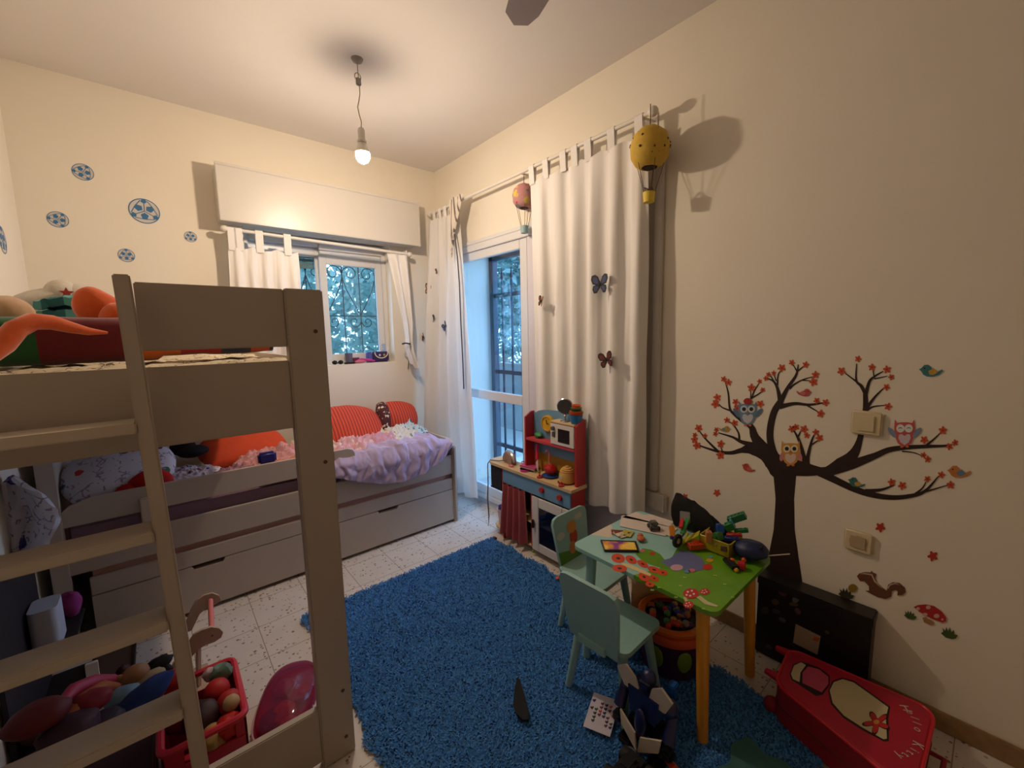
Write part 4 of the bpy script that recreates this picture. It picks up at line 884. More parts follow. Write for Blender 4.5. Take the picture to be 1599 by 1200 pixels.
for i in range(105000):
    x = rnd.uniform(.43, 1.64); y = rnd.uniform(.27, 2.18)
    x += .012*math.sin(y*23)+.006*math.sin(y*61); h = rnd.uniform(.012, .020); a = rnd.uniform(0, 2*PI)+2*fbm(x*4, y*4); l = rnd.uniform(.005, .013)
    dx, dy = math.cos(a), math.sin(a); w_ = rnd.uniform(.002, .0042)
    p = Vector((x, y, .009)); q_ = Vector((x+dx*l, y+dy*l, h)); sd = Vector((-dy, dx, 0))*w_
    b.faces.new((b.verts.new(p-sd), b.verts.new(p+sd), b.verts.new(q_+sd*.7), b.verts.new(q_-sd*.7)))
o_ = part(m, 'pile', RB.m, t, smooth=False); o_['kind'] = 'stuff'
m = MB(); m.grid(lambda u, v: Vector((1.17+.22*u+.01*math.sin(v*9), .33+.14*v+.01*math.sin(u*11), .029+.004*fbm(u*4, v*4))), 16, 12, .002)
one(m, 'teal_cloth', mat('dull teal cloth', (60, 110, 110), .9, vary=.15), 'dull teal cloth lying on the dark near corner of the rug', 'cloth')

# ================================================================= TOY KITCHEN
KR = mat('red painted board', (186, 40, 44), .45, vary=.05, coat=.2); KW = mat('pale birch board', (222, 190, 142), .5, vary=.08, nscale=14)
KB = mat('light blue painted board', (112, 158, 190), .5, vary=.04); KWH = mat('white painted board', (226, 218, 210), .45, vary=.03); KP = mat('pink red board edge', (206, 70, 80), .5)
kt = thing('toy_kitchen', 'wooden toy kitchen in red, blue and birch standing against the wide curtain', 'toy kitchen', (1.80, 1.85, 0))
kx0, kx1, ky0, ky1 = 1.70, 1.825, 1.51, 2.135
for a_, b_, z0_, z1_ in ((ky0, ky0+.014, 0, .505), (ky1-.014, ky1, 0, .505), (1.835, 1.849, .057, .41)):
    m = MB(); m.box(kx0, kx1, a_, b_, z0_, z1_); part(m, 'side_panel', KR, kt)
m = MB(); m.box(kx0+.005, kx1, ky0+.014, ky1-.014, .045, .057); part(m, 'shelf', KW, kt)
m = MB(); m.box(kx0+.01, kx1, ky0+.014, ky1-.014, .20, .21); part(m, 'shelf', KW, kt)
m = MB(); m.box(kx1-.006, kx1, ky0+.014, ky1-.014, .05, .5, 0); part(m, 'back_panel', mat('dull purple hardboard', (72, 56, 84), .7), kt)
m = MB(); pts = [(1.685, 1.498), (1.825, 1.498), (1.825, 2.29), (1.80, 2.295)]+[(1.76-.075*math.sin(a*PI/16), 2.22+.075*math.cos(a*PI/16)) for a in range(9)]+[(1.685, 1.515)]
m.prism(pts, lambda u, v, d: Vector((u, v, .505+d)), .018); part(m, 'countertop', KW, kt)
m = MB(); pts = [(1.70, 2.135), (1.825, 2.135), (1.825, 2.27), (1.78, 2.275), (1.73, 2.255), (1.70, 2.20)]; m.prism(pts, lambda u, v, d: Vector((u, v, .05+d)), .012); part(m, 'corner_shelf', KW, kt)
m = MB(); m.box(1.703, 1.713, 2.137, 2.262, .345, .503, .008); m.box(1.70, 1.712, 2.137, 2.262, .333, .345, .002); part(m, 'chalkboard', mat('black chalkboard', (30, 26, 28), .7), kt)
m = MB(); m.box(kx0-.004, kx0+.008, ky0+.002, ky1-.016, .405, .503); fa = part(m, 'fascia', KB, kt)
for px, py in ((846, 766), (874, 778)):
    p = at(px, py, 0, kx0-.01); m = MB(); m.cyl((kx0-.004, p.y, p.z), (kx0-.018, p.y, p.z), .019, .016, 24); part(m, 'knob', KR, fa)
m = MB()
dy0, dy1, dz0, dz1 = 1.525, 1.832, .045, .395
m.box(kx0-.008, kx0+.004, dy0, dy0+.05, dz0, dz1); m.box(kx0-.008, kx0+.004, dy1-.06, dy1, dz0, dz1); m.box(kx0-.008, kx0+.004, dy0+.05, dy1-.06, dz0, dz0+.055); m.box(kx0-.008, kx0+.004, dy0+.05, dy1-.06, dz1-.06, dz1)
od = part(m, 'oven_door', KWH, kt); m = MB(); m.box(kx0-.003, kx0, dy0+.05, dy1-.06, dz0+.055, dz1-.06, 0); part(m, 'window', glass('smoky toy oven window', (190, 190, 215)), od)
m = MB(); m.box(kx0-.028, kx0-.008, dy1-.03, dy1-.012, .195, .25, .006); part(m, 'handle', mat('dark wood knob', (52, 44, 40), .5), od)
CKR = mat('dusty red gingham cotton', (186, 90, 92), .9, vary=.12)
m = MB(); m.grid(lambda u, v: Vector((kx0-.012+(.012+.012*v)*math.sin(u*8*PI+1)-.01*v, 1.90+.215*u+.03*(v)*(u-.5)*1.4, .405-.35*v)), 70, 20, .0015); part(m, 'curtain', CKR, kt, 'gathered dusty red cloth curtain')
hy0, hy1, hx = 1.51, 1.945, 1.735
hx0, hx1 = 1.745, 1.825
for y in (hy0, hy1-.012):
    m = MB(); m.prism([(hx0, .523), (hx1, .523), (hx1, .905), (hx0+.05, .905), (hx0, .875)], lambda u, v, d, y=y: Vector((u, y+d, v)), .012); part(m, 'hutch_side', KR, kt)
m = MB(); m.box(hx1-.007, hx1, hy0+.012, hy1-.012, .523, .64, 0); part(m, 'splashback', mat('mustard grass print board', (196, 148, 40), .6, vary=.25, nscale=50), kt)
m = MB(); m.prism([(hy0+.012, .64), (hy1-.012, .64), (hy1-.012, .90)]+[(hy0+.2+.2*math.cos(a*PI/12), .895+.035*math.sin(a*PI/12)) for a in range(13)]+[(hy0+.012, .89)], lambda u, v, d: Vector((hx1-.007+d, u, v)), .006); part(m, 'splashback', KB, kt)
m = MB(); m.box(hx0, hx1-.007, hy0+.012, hy1-.012, .725, .742); part(m, 'hutch_shelf', KP, kt)
mw = MB(); my0, my1 = hy0+.013, 1.715
mw.box(hx0+.006, hx1-.008, my0, my1, .743, .872, .002); mo = part(mw, 'toy_microwave', KP, kt)
m = MB(); m.box(hx0-.004, hx0+.006, my0+.002, my1-.004, .745, .87); part(m, 'door', KWH, mo); dd = mo
m = MB(); m.box(hx0-.006, hx0-.003, my0+.035, my0+.125, .765, .845, .001); part(m, 'window', mat('black window', (34, 28, 32), .3), dd)
m = MB(); m.cyl((hx0-.004, my1-.032, .842), (hx0-.018, my1-.032, .842), .012, n=18); m.box(hx0-.008, hx0-.004, my1-.045, my1-.02, .79, .82, .003); part(m, 'knob', mat('grey knob', (90, 86, 84), .4), dd)
m = MB(); m.box(hx0-.004, hx1-.002, my0, my1, .873, .884); part(m, 'microwave_top', KW, mo)
m = MB(); c = (hx1-.010, 1.795, .842); m.cyl(c, (c[0]-.016, c[1], c[2]), .052, n=32); bt = part(m, 'clock_button', mat('yellow plastic', (226, 176, 34), .4), kt)
m = MB(); m.tube([(c[0]-.017, c[1]+.044*math.cos(a*PI/12), c[2]+.044*math.sin(a*PI/12)) for a in range(24)], .004, 8, closed=True); part(m, 'rim', mat('yellow plastic rim', (206, 150, 24), .4), bt)
m = MB(); m.beam((c[0]-.02, c[1], c[2]), (c[0]-.02, c[1]+.004, c[2]+.026), .005, .003, (1, 0, 0)); m.beam((c[0]-.02, c[1], c[2]), (c[0]-.02, c[1]-.018, c[2]+.004), .005, .003, (1, 0, 0)); part(m, 'hands', mat('black paint', (30, 26, 24), .5), bt)
for px, py, r in ((866, 741, .045), (896, 750, .052)):
    p = at(px, py, 2, .523); p.x = min(p.x, 1.765); m = MB(); m.cyl((p.x, p.y, .5235), (p.x, p.y, .528), r, n=28); part(m, 'hob', mat('dark red hob ring', (120, 50, 40), .5), kt)
for px, py in ((843, 745), (877, 758)):
    p = at(px, py, 2, .53); m = MB(); m.lathe([(0, 0), (.017, 0), (.016, .008), (.007, .012), (.006, .022), (.003, .026), (0, .026)], (p.x, p.y, .5235), 20); part(m, 'hob_knob', KR, kt)
# things on the toy kitchen
CT = .5235
def put(px, py, z=CT, xmax=None, xmin=None):
    p = at(px, py, 2, z)
    if xmax: p.x = min(p.x, xmax)
    if xmin: p.x = max(p.x, xmin)
    return p
p = Vector((1.765, 1.60, CT+.006)); t = thing('toy_kettle', 'mustard toy pot with a grooved lid and a round dial, on the hob', 'toy pot', p)
HB = mat('honey coloured plastic', (220, 172, 96), .45)
m = MB(); m.lathe([(0, 0), (.044, 0), (.049, .006), (.047, .04), (.040, .062), (0, .062)], p, 32); part(m, 'pot', HB, t)
m = MB(); m.lathe([(.040, .062), (.041, .068), (.035, .070), (.036, .077), (.028, .080), (.027, .086), (.012, .089), (.011, .095), (0, .096)], p, 32); part(m, 'lid', HB, t)
q_ = p+Vector((-.044, .006, .034)); m = MB(); m.cyl(q_+Vector((.006, 0, 0)), q_+Vector((-.006, .0, 0)), .012, n=20); part(m, 'dial', mat('white dial', (222, 214, 200), .3, .3), t)
m = MB(); m.tube([p+Vector((.03, -.03, .05)), p+Vector((.045, -.045, .045)), p+Vector((.045, -.045, .015)), p+Vector((.032, -.032, .01))], .005, 8); part(m, 'handle', HB, t)
m = MB(); m.lathe([(0, 0), (.044, 0), (.05, .008), (.047, .008), (.042, .003), (0, .003)], (1.765, 1.738, CT+.005), 28); one(m, 'toy_plate', mat('blue plastic', (34, 90, 170), .35), 'blue toy plate on the rear hob of the toy kitchen', 'toy plate')
p = Vector((1.775, 1.745, CT+.012)); t = thing('strawberry_pouch', 'shiny red pouch with a pink handle resting on the blue toy plate', 'toy', p)
m = MB(); m.ball(p+Vector((0, 0, .032)), (.034, .042, .032), 22, warp=.25, ws=10); part(m, 'pouch', mat('red vinyl cloth', (196, 28, 36), .35, vary=.15), t)
m = MB(); m.tube([p+Vector((0, 0, .055)), p+Vector((0, .012, .09)), p+Vector((.004, .01, .135)), p+Vector((0, .022, .15)), p+Vector((-.004, .034, .138))], .0055, 8); part(m, 'handle', mat('salmon pink plastic', (222, 120, 116), .4), t)
m = MB(); m.ball((1.80, 1.665, CT+.024), (.02, .028, .022), 16, warp=.2); one(m, 'green_vegetable', mat('green plastic', (52, 140, 74), .5), 'green toy vegetable behind the mustard toy pot', 'toy food')
m = MB(); m.ball((1.79, 1.86, .762), (.022, .034, .018), 16, warp=.25); one(m, 'green_toy', mat('green plastic', (52, 140, 74), .5), 'crumpled green toy on the small shelf below the yellow clock button', 'toy')
p = Vector((1.80, 1.90, CT)); t = thing('pink_toy_knife', 'hot pink toy knife leaning in the corner of the hutch', 'toy knife', p)
m = MB(); m.beam(p+Vector((-.02, -.03, .075)), p+Vector((-.005, -.02, .175)), .022, .012, (1, 0, 0), .004); part(m, 'grip', mat('hot pink plastic', (232, 44, 92), .35), t)
m = MB(); m.prism([(0, 0), (.022, .004), (.024, .06), (.004, .08)], lambda u, v, d: p+Vector((-.022+d, -.045+u, v)), .004); part(m, 'blade', mat('white pink plastic', (226, 200, 196), .4), t)
m = MB(); m.ball((1.79, 1.925, CT+.012), (.012, .05, .011), 14); one(m, 'toy_baguette', mat('brown bread', (176, 104, 56), .7), 'brown toy bread stick at the back of the counter', 'toy food')
p = Vector((1.765, 2.13, CT)); t = thing('silver_pouch', 'half round silver trimmed taupe pouch on the rounded end of the counter', 'purse', p)
def dome(dx, w_, h_): return [(-w_, 0), (w_, 0), (w_, h_*.25)]+[(w_*math.cos(a*PI/14), h_*.25+h_*.75*math.sin(a*PI/14)) for a in range(1, 14)]+[(-w_, h_*.25)]
m = MB(); m.prism(dome(0, .066, .075), lambda u, v, d: p+Vector((-.02+d+.25*u, u, v)), .045); part(m, 'body', mat('taupe cloth', (160, 128, 110), .8), t)
m = MB(); m.tube([p+Vector((.002+.25*u, u, v+.002)) for u, v in dome(0, .066, .075)[2:]], .012, 8); part(m, 'trim', mat('silver trim', (206, 206, 214), .25, .6), t)
m = MB(); q_ = put(794, 716); m.tube([q_+Vector((.018*math.cos(a), .018*math.sin(a), .006)) for a in [k*PI/8 for k in range(16)]], .005, 8, closed=True); one(m, 'purple_bangle', mat('purple plastic', (96, 50, 160), .4), 'small purple ring at the far rounded end of the counter', 'bangle')
m = MB(); q_ = put(820, 736); m.cyl(q_+Vector((0, 0, 0.0005)), q_+Vector((0, 0, .006)), .030, n=30); one(m, 'magenta_disc', mat('magenta plastic', (196, 40, 140), .4), 'flat round magenta disc at the front edge of the counter', 'toy')
m = MB(); q_ = put(799, 729); m.box(q_.x-.014, q_.x+.012, q_.y-.02, q_.y+.02, CT+.001, CT+.010, .004); one(m, 'pink_hairclip', mat('pink plastic', (232, 140, 160), .4), 'small pink hair clip left of the magenta disc', 'hair clip')
m = MB(); q_ = put(822, 727)
for s in (-1, 1): m.tube([q_+Vector((.018*math.cos(a)+.004*s, .020*math.sin(a)+s*.021, .010+.006*math.sin(a))) for a in [k*PI/8 for k in range(16)]], .004, 6, closed=True)
one(m, 'toy_handcuffs', mat('taupe pink plastic', (196, 130, 130), .4), 'pair of joined pink rings beside the silver trimmed pouch', 'toy')
t = thing('pink_notebook', 'pink covered notebook lying tilted behind the magenta disc', 'book', Vector((1.765, 1.925, CT)))
R_ = Matrix.Translation((1.765, 1.925, CT+.016)) @ Matrix.Rotation(.35, 4, 'Z') @ Matrix.Rotation(.10, 4, 'X')
m = MB(); m.box(-.038, .038, -.055, .055, .008, .013, .002, mtx=R_); part(m, 'cover', mat('pink card', (206, 80, 140), .5), t)
m = MB(); m.box(-.036, .036, -.053, .053, -.001, .008, .001, mtx=R_); part(m, 'pages', mat('page edges', (206, 196, 186), .8), t)
m = MB(); m.box(-.036, .036, -.052, .052, -.0155, -.001, .003, mtx=R_ @ Matrix.Rotation(-.06, 4, 'X')); one(m, 'black_box', mat('black plastic', (22, 24, 36), .3), 'flat black box underneath the pink notebook', 'box')
m = MB(); q_ = put(836, 737); 
for k in range(6): m.ball(q_+Vector((.012*math.sin(k*2), .014*(k-2.5), .005)), (.009, .011, .005), 10)
one(m, 'olive_beads', mat('olive beads', (120, 110, 60), .5), 'string of small olive beads in front of the black box', 'beads')
m = MB(); m.tube([Vector((1.745, 2.14, CT+.02)), Vector((1.73, 2.2, CT+.006)), Vector((1.705, 2.262, CT+.004)), Vector((1.686, 2.27, CT-.02)), Vector((1.684, 2.27, .36)), Vector((1.678, 2.272, .25)), Vector((1.68, 2.265, .12)), Vector((1.67, 2.262, .05))], [.004, .004, .004, .004, .0045, .006, .005, .0015], 6); one(m, 'ribbon', mat('grey ribbon', (126, 120, 122), .6), 'long thin grey ribbon trailing down from the rounded end of the counter', 'ribbon')
# on top of the hutch
p = Vector((1.785, 1.63, .8845)); t = thing('table_mirror', 'small round grey mirror on a chrome foot on top of the toy microwave', 'mirror', p)
CHR = mat('chrome', (190, 190, 192), .2, .9)
m = MB(); m.lathe([(0, 0), (.030, 0), (.028, .005), (.006, .009), (.005, .03), (.009, .034), (.005, .04), (0, .04)], p, 24); part(m, 'foot', CHR, t)
R_ = Matrix.Translation(p+Vector((0, 0, .088))) @ Matrix.Rotation(-PI/2-.15, 4, 'Y') @ Matrix.Rotation(.5, 4, 'X')
m = MB(); m.lathe([(0, -.004), (.046, -.004), (.05, 0), (.046, .004), (0, .004)], (0, 0, 0), 36); bmesh.ops.transform(m.bm, matrix=R_, verts=m.bm.verts); part(m, 'frame', CHR, t)
m = MB(); m.lathe([(0, .0045), (.043, .0045), (.043, .0052), (0, .0052)], (0, 0, 0), 36); bmesh.ops.transform(m.bm, matrix=R_, verts=m.bm.verts); part(m, 'mirror_glass', mat('dull mirror', (130, 132, 142), .12, .9), t)
p = Vector((1.785, 1.545, .8845))
z = p.z
stk = [((.036, .030), .052, (36, 116, 176), 'bright blue stacking cup, the largest at the bottom of the stack'), ((.041, .036), .011, (222, 70, 34), 'red orange rim of the stacking cup resting on the blue one'), ((.037, .033), .008, (232, 150, 40), 'amber stacking cup third from the bottom'), ((.030, .029), .010, (50, 50, 56), 'dark stacking cup in the middle of the stack'), ((.031, .029), .007, (60, 150, 80), 'green stacking cup below the topmost one'), ((.026, .025), .016, (230, 90, 30), 'orange stacking cup at the very top of the stack')]
for (ra, rb), h, c, lab in stk:
    m = MB(); m.lathe([(0, 0), (rb, 0), (ra, h*.85), (ra+.002, h), (ra-.004, h), (ra-.005, h*.6), (0, h*.6)], (p.x, p.y, z+.0004), 30); one(m, 'stacking_cup', mat('cup %d %d %d' % c, c, .35, coat=.2), lab, 'toy cup', 'stacking cups on the toy kitchen'); z += h+.0008
m = MB(); m.lathe([(0, 0), (.030, 0), (.040, .105), (.043, .105), (.043, .11), (.037, .11), (.03, .006), (0, .006)], (1.76, 2.205, .0625), 24); one(m, 'white_bucket', mat('pinkish white plastic', (222, 200, 200), .4), 'small pinkish white bucket on the low corner shelf of the toy kitchen', 'bucket')
m = MB(); m.box(1.735, 1.785, 2.18, 2.23, .173, .20, .006); one(m, 'purple_cloth', mat('purple felt', (84, 56, 130), .9), 'purple cloth sticking out of the small white bucket', 'cloth')
m = MB(); m.ball((1.60, 1.52, .03), (.017, .012, .006), 14); one(m, 'orange_bead', mat('orange plastic', (222, 90, 50), .4), 'flat orange piece on the rug beside the near foot of the toy kitchen', 'toy piece')
q_ = at(833, 861, 2, .03); m = MB(); m.ball(q_, (.010, .008, .008), 10); one(m, 'green_bead', mat('lime plastic', (120, 170, 60), .4), 'tiny lime green bead under the oven door', 'toy piece')
q_ = at(773, 841, 2, .008); m = MB(); m.box(q_.x-.012, q_.x+.012, q_.y-.015, q_.y+.015, .001, .016, .004); one(m, 'dark_block', mat('dark red plastic', (90, 40, 50), .5), 'small dark block on the floor at the far edge of the rug', 'toy piece')

# ================================================================= PLAY TABLE
TZ = .52
tx0, tx1, ty0, ty1 = 1.245, 1.745, .512, 1.105
tb = thing('play_table', 'childs play table with a painted sky and meadow top, two yellow and two blue legs', 'table', (1.49, .81, 0))
def rrect(x0, x1, y0, y1, r, n=6):
    o = []
    for cx, cy, a0 in ((x1-r, y1-r, 0), (x0+r, y1-r, PI/2), (x0+r, y0+r, PI), (x1-r, y0+r, 1.5*PI)):
        o += [(cx+r*math.cos(a0+PI/2*k/n), cy+r*math.sin(a0+PI/2*k/n)) for k in range(n+1)]
    return o
k = NT('painted meadow top'); sx = k.n('ShaderNodeSeparateXYZ'); k.l(k.co(), sx.inputs[0])
# object space: x -.245...+.255, y -.30..+.295 ; meadow at the near (low y) end
nz = k.noise(2.5, 2); edge = k.math('SUBTRACT', k.math('ADD', k.math('MULTIPLY', k.math('SINE', k.math('MULTIPLY', sx.outputs[0], 9.0)), .05), k.math('MULTIPLY', nz.outputs['Fac'], .12)), .075)
edge = k.math('ADD', edge, k.math('MULTIPLY', sx.outputs[0], -.22))
green = k.math('LESS_THAN', sx.outputs[1], edge)
n2 = k.noise(7, 3); g_c = k.mix(n2.outputs['Fac'], rgb((84, 142, 20)), rgb((110, 168, 30)))
n3 = k.noise(5.5, 1); cloud = k.math('GREATER_THAN', n3.outputs['Fac'], .58); sky = k.mix(cloud, rgb((150, 198, 196)), rgb((214, 200, 182)))
k.base(k.mix(green, sky, g_c)); k.b.inputs['Roughness'].default_value = .3; k.b.inputs['Coat Weight'].default_value = .3
TOPM = k.m
m = MB(); m.prism(rrect(tx0, tx1, ty0, ty1, .035), lambda u, v, d: Vector((u, v, TZ-d)), .016); tt = part(m, 'tabletop', TOPM, tb)
BLU = mat('pale blue green paint', (150, 190, 186), .4, vary=.03, coat=.2); GRY = mat('grey blue apron', (120, 142, 146), .5)
m = MB(); m.box(tx0+.12, tx1-.12, ty0+.12, ty0+.135, TZ-.045, TZ-.016); m.box(tx0+.12, tx1-.12, ty1-.135, ty1-.12, TZ-.045, TZ-.016); m.box(tx0+.12, tx0+.135, ty0+.135, ty1-.135, TZ-.045, TZ-.016); m.box(tx1-.135, tx1-.12, ty0+.135, ty1-.135, TZ-.045, TZ-.016); part(m, 'apron', BLU, tb)
YEL = mat('yellow varnished leg', (222, 150, 28), .4, vary=.06, coat=.3)
for sx_, sy_, mm, lab in ((tx0+.045, ty0+.045, YEL, 'yellow leg'), (tx1-.045, ty0+.045, YEL, 'yellow leg'), (tx0+.045, ty1-.045, BLU, 'pale blue leg'), (tx1-.045, ty1-.045, BLU, 'pale blue leg')):
    dx = -1 if sx_ < 1.5 else 1; dy = -1 if sy_ < .8 else 1
    m = MB(); m.cyl((sx_+dx*(-.01), sy_+dy*(-.02), TZ-.017), (sx_+dx*(-.042)*-1*.0+dx*.0, sy_+dy*.0, .015), .022, .018, 20); part(m, 'leg', mm, tb, lab)
# painted motifs on the top (flat, generic)
def tpoly(px): return px
def paint(name, poly_px, c, layer, lab=None):
    m = MB(); P_ = [at(x, y, 2, TZ) for x, y in poly_px]
    m.prism([(q_.x, q_.y) for q_ in P_], lambda u, v, d: Vector((u, v, TZ+.0006+layer*.0006-d*.5)), .0004); return part(m, name, mat('table paint %d %d %d' % c, c, .35), tt, lab, smooth=False)
def T7(l): return [(860+x/4.4417, 760+y/4.4417) for x, y in l]   # zoomed crop to picture
def T7e(cx, cy, rx, ry, rt=0, n=16): return T7(ell(cx, cy, rx, ry, rt, n))
paint('painted_bush', T7([(590, 470), (640, 430), (700, 440), (760, 470), (800, 520), (830, 570), (780, 570), (700, 545), (640, 520)]), (98, 150, 30), .2)
paint('painted_bush', T7([(915, 405), (960, 375), (1040, 385), (1090, 420), (1060, 450), (980, 450), (930, 430)]), (90, 150, 50), .2)
paint('painted_pond', T7([(760, 520), (830, 500), (900, 445), (960, 450), (1040, 490), (1070, 530), (1060, 580), (1000, 590), (900, 575), (820, 560)]), (104, 112, 160), .3, 'slate blue painted shape')
for cx, cy, rx, ry, rt, c in ((470, 500, 50, 30, .2, 0), (480, 570, 55, 24, .1, 0), (560, 510, 45, 24, .5, 0), (640, 540, 45, 20, .5, 0), (720, 580, 50, 20, .3, 0), (780, 600, 36, 18, .2, 0), (650, 630, 45, 26, .5, 0), (690, 680, 34, 18, .2, 0), (720, 640, 36, 18, .4, 0)):
    paint('painted_flower', T7e(cx, cy, rx*.95, ry*1.05, rt), (216, 74, 40), .4+.05*(cx % 7)); paint('painted_flower', T7e(cx, cy, rx*.28, ry*.28, rt), (60, 36, 30), 1.1)
paint('painted_stem', T7([(490, 530), (560, 545), (640, 580), (700, 610), (690, 625), (620, 598), (540, 565), (495, 545)]), (226, 206, 150), .9)
for cx, cy, rx, ry, c in ((876, 565, 44, 22, (206, 160, 180)), (1090, 560, 34, 20, (206, 50, 40)), (980, 585, 24, 12, (214, 110, 140)), (948, 592, 22, 12, (90, 150, 180)), (1105, 515, 26, 14, (206, 160, 60)), (640, 448, 16, 10, (210, 110, 120)), (706, 468, 20, 11, (196, 60, 40)), (940, 405, 18, 10, (200, 80, 50)), (1010, 380, 30, 12, (190, 70, 40)), (1110, 490, 16, 9, (90, 160, 170))):
    paint('painted_flower', T7e(cx, cy, rx, ry), c, 1.4)
for cx, cy, rx, ry in ((975, 745, 55, 36), (1070, 732, 36, 22), (958, 822, 36, 25)):
    paint('painted_mushroom', T7e(cx, cy, rx, ry), (200, 40, 44), 1.0)
    for dx, dy in ((-.4, -.3), (.35, .1), (-.1, .45), (.1, -.5), (-.55, .3)): paint('painted_mushroom_spot', T7e(cx+dx*rx, cy+dy*ry, rx*.16, ry*.18, 0, 8), (232, 220, 210), 1.6)
paint('painted_mushroom_stalk', T7([(1010, 770), (1040, 760), (1090, 800), (1165, 830), (1150, 838), (1070, 820), (1040, 795)]), (206, 196, 150), .9)
paint('painted_mushroom_stalk', T7([(920, 770), (940, 770), (955, 800), (935, 805)]), (206, 196, 150), .9)
for x, y in ((930, 632), (1140, 620), (1208, 680), (1262, 770), (705, 720), (752, 702), (870, 770), (1060, 850), (900, 690)):
    paint('painted_grass_tuft', T7([(x-12, y+4), (x-5, y-7), (x+2, y+1), (x+10, y-6), (x+14, y+5)]), (170, 196, 90), .8)

# ================================================================= CHAIRS
def chair(cx, cy, rz, label, picture, tilt=.16):
    """seat centre on origin, backrest at -x, facing +x"""
    t = thing('childs_chair', label, 'chair', (0, 0, 0), 'pale blue childs chairs'); SW, SD, SH = .27, .25, .285
    m = MB(); m.prism(rrect(-SD/2, SD/2, -SW/2, SW/2, .03), lambda u, v, d: Vector((u, v, SH-d)), .018); part(m, 'seat', BLU, t)
    R_ = Matrix.Translation((-SD/2+.008, 0, SH-.035)) @ Matrix.Rotation(-tilt, 4, 'Y')
    def bk(u, v, d): return R_ @ Vector((-d, u, v))
    m = MB(); bot, top, H_ = .105, .128, .265
    pts = [(-bot, 0), (bot, 0), (bot+.012, H_*.45), (top, H_-.03), (top-.012, H_-.008), (top-.035, H_), (-top+.035, H_), (-top+.012, H_-.008), (-top, H_-.03), (-bot-.012, H_*.45)]
    m.prism(pts, bk, .014); bp = part(m, 'backrest', BLU, t)
    if picture:
        def pic(poly, c, L_): mm = MB(); mm.prism(poly, lambda u, v, d: R_ @ Vector((.0006+L_*.0006+d, u, v)), .0004); part(mm, 'painted_patch', mat('chair paint %d %d %d' % c, c, .4), bp, smooth=False)
        pic([(-bot, .03), (bot, .03), (bot+.01, .085), (.03, .10), (-.04, .085), (-bot-.01, .10)], (96, 140, 40), 0)
        pic(ell(-.085, .17, .028, .018), (206, 204, 190), 0); pic(ell(.06, .225, .03, .014), (206, 204, 190), 0)
        pic(ell(.0, .19, .035, .03), (220, 140, 60), 1); pic(ell(.005, .14, .03, .04, 0), (196, 60, 40), .6); pic(ell(-.01, .09, .026, .03), (216, 130, 60), 1)
    m = MB(); m.beam(R_ @ Vector((-.020, -.06, .012)), R_ @ Vector((-.020, .06, .012)), .012, .03, (0, 0, 1)); part(m, 'back_cleat', BLU, t)
    for sx_ in (-1, 1):
        for sy_ in (-1, 1):
            m = MB(); m.cyl((sx_*(SD/2-.045), sy_*(SW/2-.045), SH-.016), (sx_*(SD/2-.012), sy_*(SW/2-.008), .0), .019, .014, 18); part(m, 'leg', BLU, t)
    for sy_ in (-1, 1):
        m = MB(); m.beam((-.07, sy_*.085, SH-.03), (.07, sy_*.085, SH-.03), .014, .024); part(m, 'seat_rail', BLU, t)
    place(t, (cx, cy, .018), rz); return t
chair(1.235, .885, 0.04, 'pale blue childs chair nearest the camera, turned with its plain back to us', False)
chair(1.475, 1.155, -PI/2+.05, 'pale blue childs chair with painted orange and red shapes on its backrest, beside the kitchen', True)

# ================================================================= THINGS ON THE PLAY TABLE
T0 = TZ+.0025
def slab(name, pxs, h, mt, label, cat, z=T0, inset=0, group=None):
    P_ = [at(x, y, 2, z) for x, y in pxs]; m = MB(); m.prism([(q_.x, q_.y) for q_ in P_], lambda u, v, d: Vector((u, v, z+h-d)), h); return one(m, name, mt, label, cat, group, smooth=False)
ppt = printed('white paper with faint drawings', (214, 200, 190), [(190, 180, 175), (150, 140, 140), (200, 190, 180)], 40, .08)
slab('paper_sheet', [(972, 808), (975, 805), (1046, 838), (1058, 826), (994, 800)], .0006, ppt, 'white printed sheet under the little black car', 'paper', T0+.0012)
slab('paper_sheet', [(968, 822), (971, 806), (1018, 804), (1052, 815), (1040, 838)], .0006, ppt, 'larger white printed sheet, lowest of the papers on the play table', 'paper')
ph = [(938, 846), (994, 848), (998, 863), (944, 862)]
o_ = slab('mobile_phone', ph, .008, mat('black phone edge', (24, 22, 26), .3), 'mobile phone lying face up with an autumn coloured wallpaper', 'mobile phone')
k = NT('lit wallpaper'); nz = k.noise(14, 3); cr = k.n('ShaderNodeValToRGB'); e = cr.color_ramp.elements
e[0].position = .30; e[0].color = rgb((60, 50, 150)); e[1].position = .70; e[1].color = rgb((214, 150, 60)); x_ = e.new(.42); x_.color = rgb((120, 50, 110)); x_ = e.new(.5); x_.color = rgb((190, 120, 40)); x_ = e.new(.6); x_.color = rgb((206, 170, 60)); k.l(nz.outputs['Fac'], cr.inputs[0]); k.base(cr.outputs[0]); k.b.inputs['Roughness'].default_value = .15
k.l(cr.outputs[0], k.b.inputs['Emission Color']); k.b.inputs['Emission Strength'].default_value = .08
P_ = [at(x, y, 2, T0+.008) for x, y in [(941, 845.5), (991, 847.5), (995, 859), (945.5, 858.5)]]; m = MB(); m.prism([(q_.x, q_.y) for q_ in P_], lambda u, v, d: Vector((u, v, T0+.0086-d)), .0005); part(m, 'screen', k.m, o_, smooth=False)
